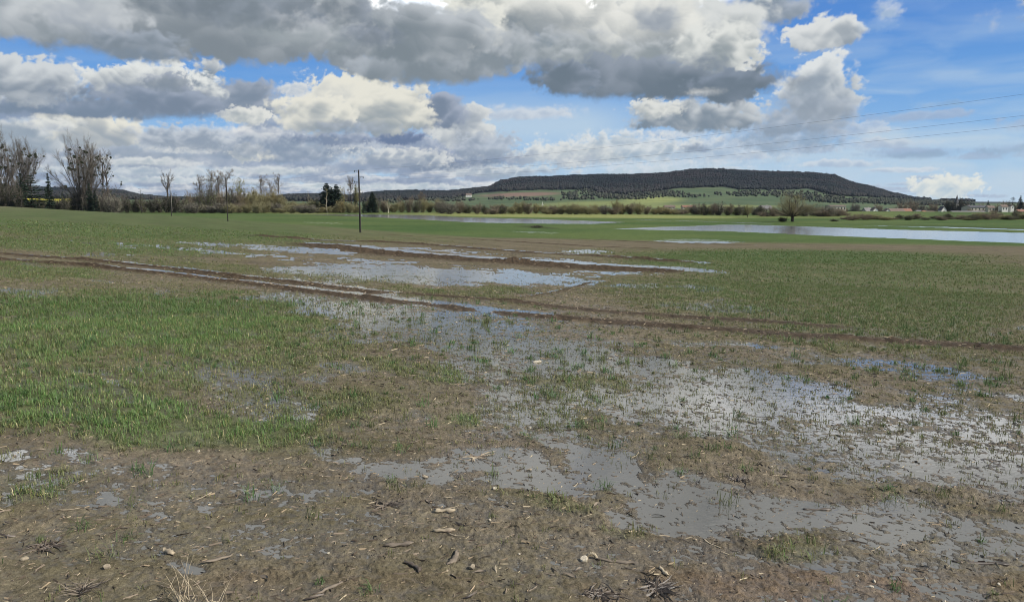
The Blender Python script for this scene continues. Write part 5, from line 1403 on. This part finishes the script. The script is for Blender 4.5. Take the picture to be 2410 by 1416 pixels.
lay('straw_bundle', tuft_mesh(46, 26, pxs(48, 1325), 'wet_stalk', 1.0, .4, .005), 110, 1288, 'dark straw heap on the mud at the lower left', 'straw', 2)
lay('dry_grass', tuft_mesh(47, 15, pxs(120, 1400), 'straw', .25, 2.2, .0022), 436, 1436, 'tall dry pale grass stems rising from the bottom edge', 'dry grass', 2)
lay('dry_grass', tuft_mesh(48, 9, pxs(90, 1400), 'straw', .5, 2.0, .002), 515, 1440, 'shorter dry grass tuft right of the tall dry stems', 'dry grass', 1)
lay('dry_grass', tuft_mesh(49, 30, pxs(60, 1390), 'old_straw', 1.0, .6, .003), 190, 1395, 'grey dry grass tuft at the bottom left', 'dry grass', 1)

def scatter_litter():
    rs = np.random.RandomState(77)
    kinds = [('maize_stalk', stalk_mesh(200 + i, rs.uniform(.05, .12), rs.uniform(.002, .004), m, rs.uniform(.02, .3)), 'stalk') for i, m in enumerate(('straw', 'old_straw', 'old_straw', 'wet_stalk', 'old_straw', 'straw', 'wet_stalk'))]
    kinds += [('dry_husk', husk_mesh(300 + i, rs.uniform(.06, .13), rs.uniform(.008, .018), m, rs.uniform(.2, 1.3)), 'husk') for i, m in enumerate(('straw', 'old_straw', 'old_straw', 'wet_stalk', 'wet_stalk', 'old_straw'))]
    kinds += [('pebble', stone_mesh(400 + i, rs.uniform(.006, .013), m, rs.uniform(.5, .9)), 'stone') for i, m in enumerate(('stone', 'pale_stone', 'dull_stone'))]
    words = {'maize_stalk': ('short broken maize stalk lying on the bare mud of the foreground', 'broken maize stalks in the foreground'),
             'dry_husk': ('curled dry leaf husk lying on the bare mud of the foreground', 'dry leaf husks in the foreground'),
             'pebble': ('small pale pebble pressed into the mud of the foreground', 'pebbles in the foreground')}
    n = 0; cnt = {}
    while n < 330:
        r = math.sqrt(rs.uniform(2.6 ** 2, 7.0 ** 2)); a = rs.uniform(-.64, .64)
        if rs.rand() > (3.9 / r) ** 1.6: continue
        x, y = r * math.sin(a), r * math.cos(a)
        z, S, g, _ = land(np.array([x]), np.array([y]), False)
        if g[0] > .55 or (S[0] < 0 and rs.rand() < .6): continue
        nm, me, cat = kinds[rs.randint(len(kinds))]
        o = obj(nm, me); o.location = (x, y, max(z[0], base(x, y) - .003) + .001)
        o.rotation_euler = (rs.normal(0, .12), rs.normal(0, .15), rs.normal(0, .8)); o.scale = (rs.uniform(.45, 1.1),) * 3
        tag(o, words[nm][0], cat, words[nm][1]); n += 1
    # the countless crumbs of straw, stem and clod between them
    V, Fc, T, off = [], [], [], 0
    for (ra, rb, dens, L) in ((2.4, 5.5, 1000, .030), (5.5, 10, 300, .045), (10, 20, 100, .065), (20, 45, 10, .09)):
        half = rad(50); N = int(half * (rb * rb - ra * ra) * dens)
        a = rs.uniform(-half, half, N); r = np.sqrt(rs.uniform(ra * ra, rb * rb, N)); x, y = r * np.sin(a), r * np.cos(a)
        z, S, g, rt = land(x, y, False)
        ok = (g < .75) & (rs.rand(N) < np.where(S > 0, .9, .7)); x, y, z = x[ok], y[ok], z[ok]; N = len(x)
        z = np.maximum(z, base(x, y) - .002)
        l = L * rs.uniform(.25, 1.0, N) * np.where(rs.rand(N) < .14, rs.uniform(1.3, 2.6, N), 1); w_ = np.minimum(l * rs.uniform(.05, .20, N), .007 * np.maximum(L / .045, .9)); h = np.minimum(w_, .008) * rs.uniform(.5, 1.3, N)
        an = rs.normal(.2, .9, N); c, s = np.cos(an), np.sin(an)
        tilt = rs.normal(0, .22, N)
        pts = [(-.5, -.5, 0), (.5, -.4, 0), (.5, .4, 0), (-.5, .5, 0), (-.4, 0, 1), (.45, 0, 1)]
        v = np.stack([np.stack([x + c * l * p - s * w_ * q, y + s * l * p + c * w_ * q, z + h * k + l * p * tilt - .001], 1) for p, q, k in pts], 1)
        f = np.array([(0, 1, 5), (0, 5, 4), (1, 2, 5), (2, 3, 4), (2, 4, 5), (3, 0, 4)])
        Fc.append((f[None] + off + (np.arange(N) * 6)[:, None, None]).reshape(-1, 3)); off += N * 6
        col = np.array([(.26, .20, .13), (.17, .135, .10), (.095, .072, .052), (.05, .038, .028), (.36, .30, .20)])[rs.choice(5, N, p=[.16, .36, .26, .14, .08])] * rs.uniform(.75, 1.25, N)[:, None]
        V.append(v.reshape(-1, 3)); T.append(np.repeat(col, 6, 0))
    me = mesh_np('crop_residue', np.concatenate(V), np.concatenate(Fc), MAT['residue'], False, {'tint': np.concatenate(T)})
    obj('crop_residue', me, kind='stuff', label='crumbs of straw, stem and clod strewn over the mud', category='crop residue')
MAT['residue'] = tint_mat('straw_crumbs', .7, .2, 30.0)
scatter_litter()

# ------------------------------------------------------------------ the air
def build_haze():
    m = bpy.data.materials.new('thin_haze'); m.use_nodes = True
    t = NT(m.node_tree)
    for n in list(t.n): t.n.remove(n)
    o = t.n.new('ShaderNodeOutputMaterial'); v = t.n.new('ShaderNodeVolumePrincipled')
    v.inputs['Color'].default_value = (.62, .76, 1.0, 1); v.inputs['Density'].default_value = 2.4e-5; v.inputs['Anisotropy'].default_value = 0.0
    t.l.new(v.outputs[0], o.inputs['Volume'])
    V, Fq = [], []; bx(V, Fq, -4200, 4200, -1400, 3800, -40, 200)
    obj('haze', mesh_py('haze', V, Fq, m), kind='stuff', label='thin bluish air over the valley', category='haze')
build_haze()
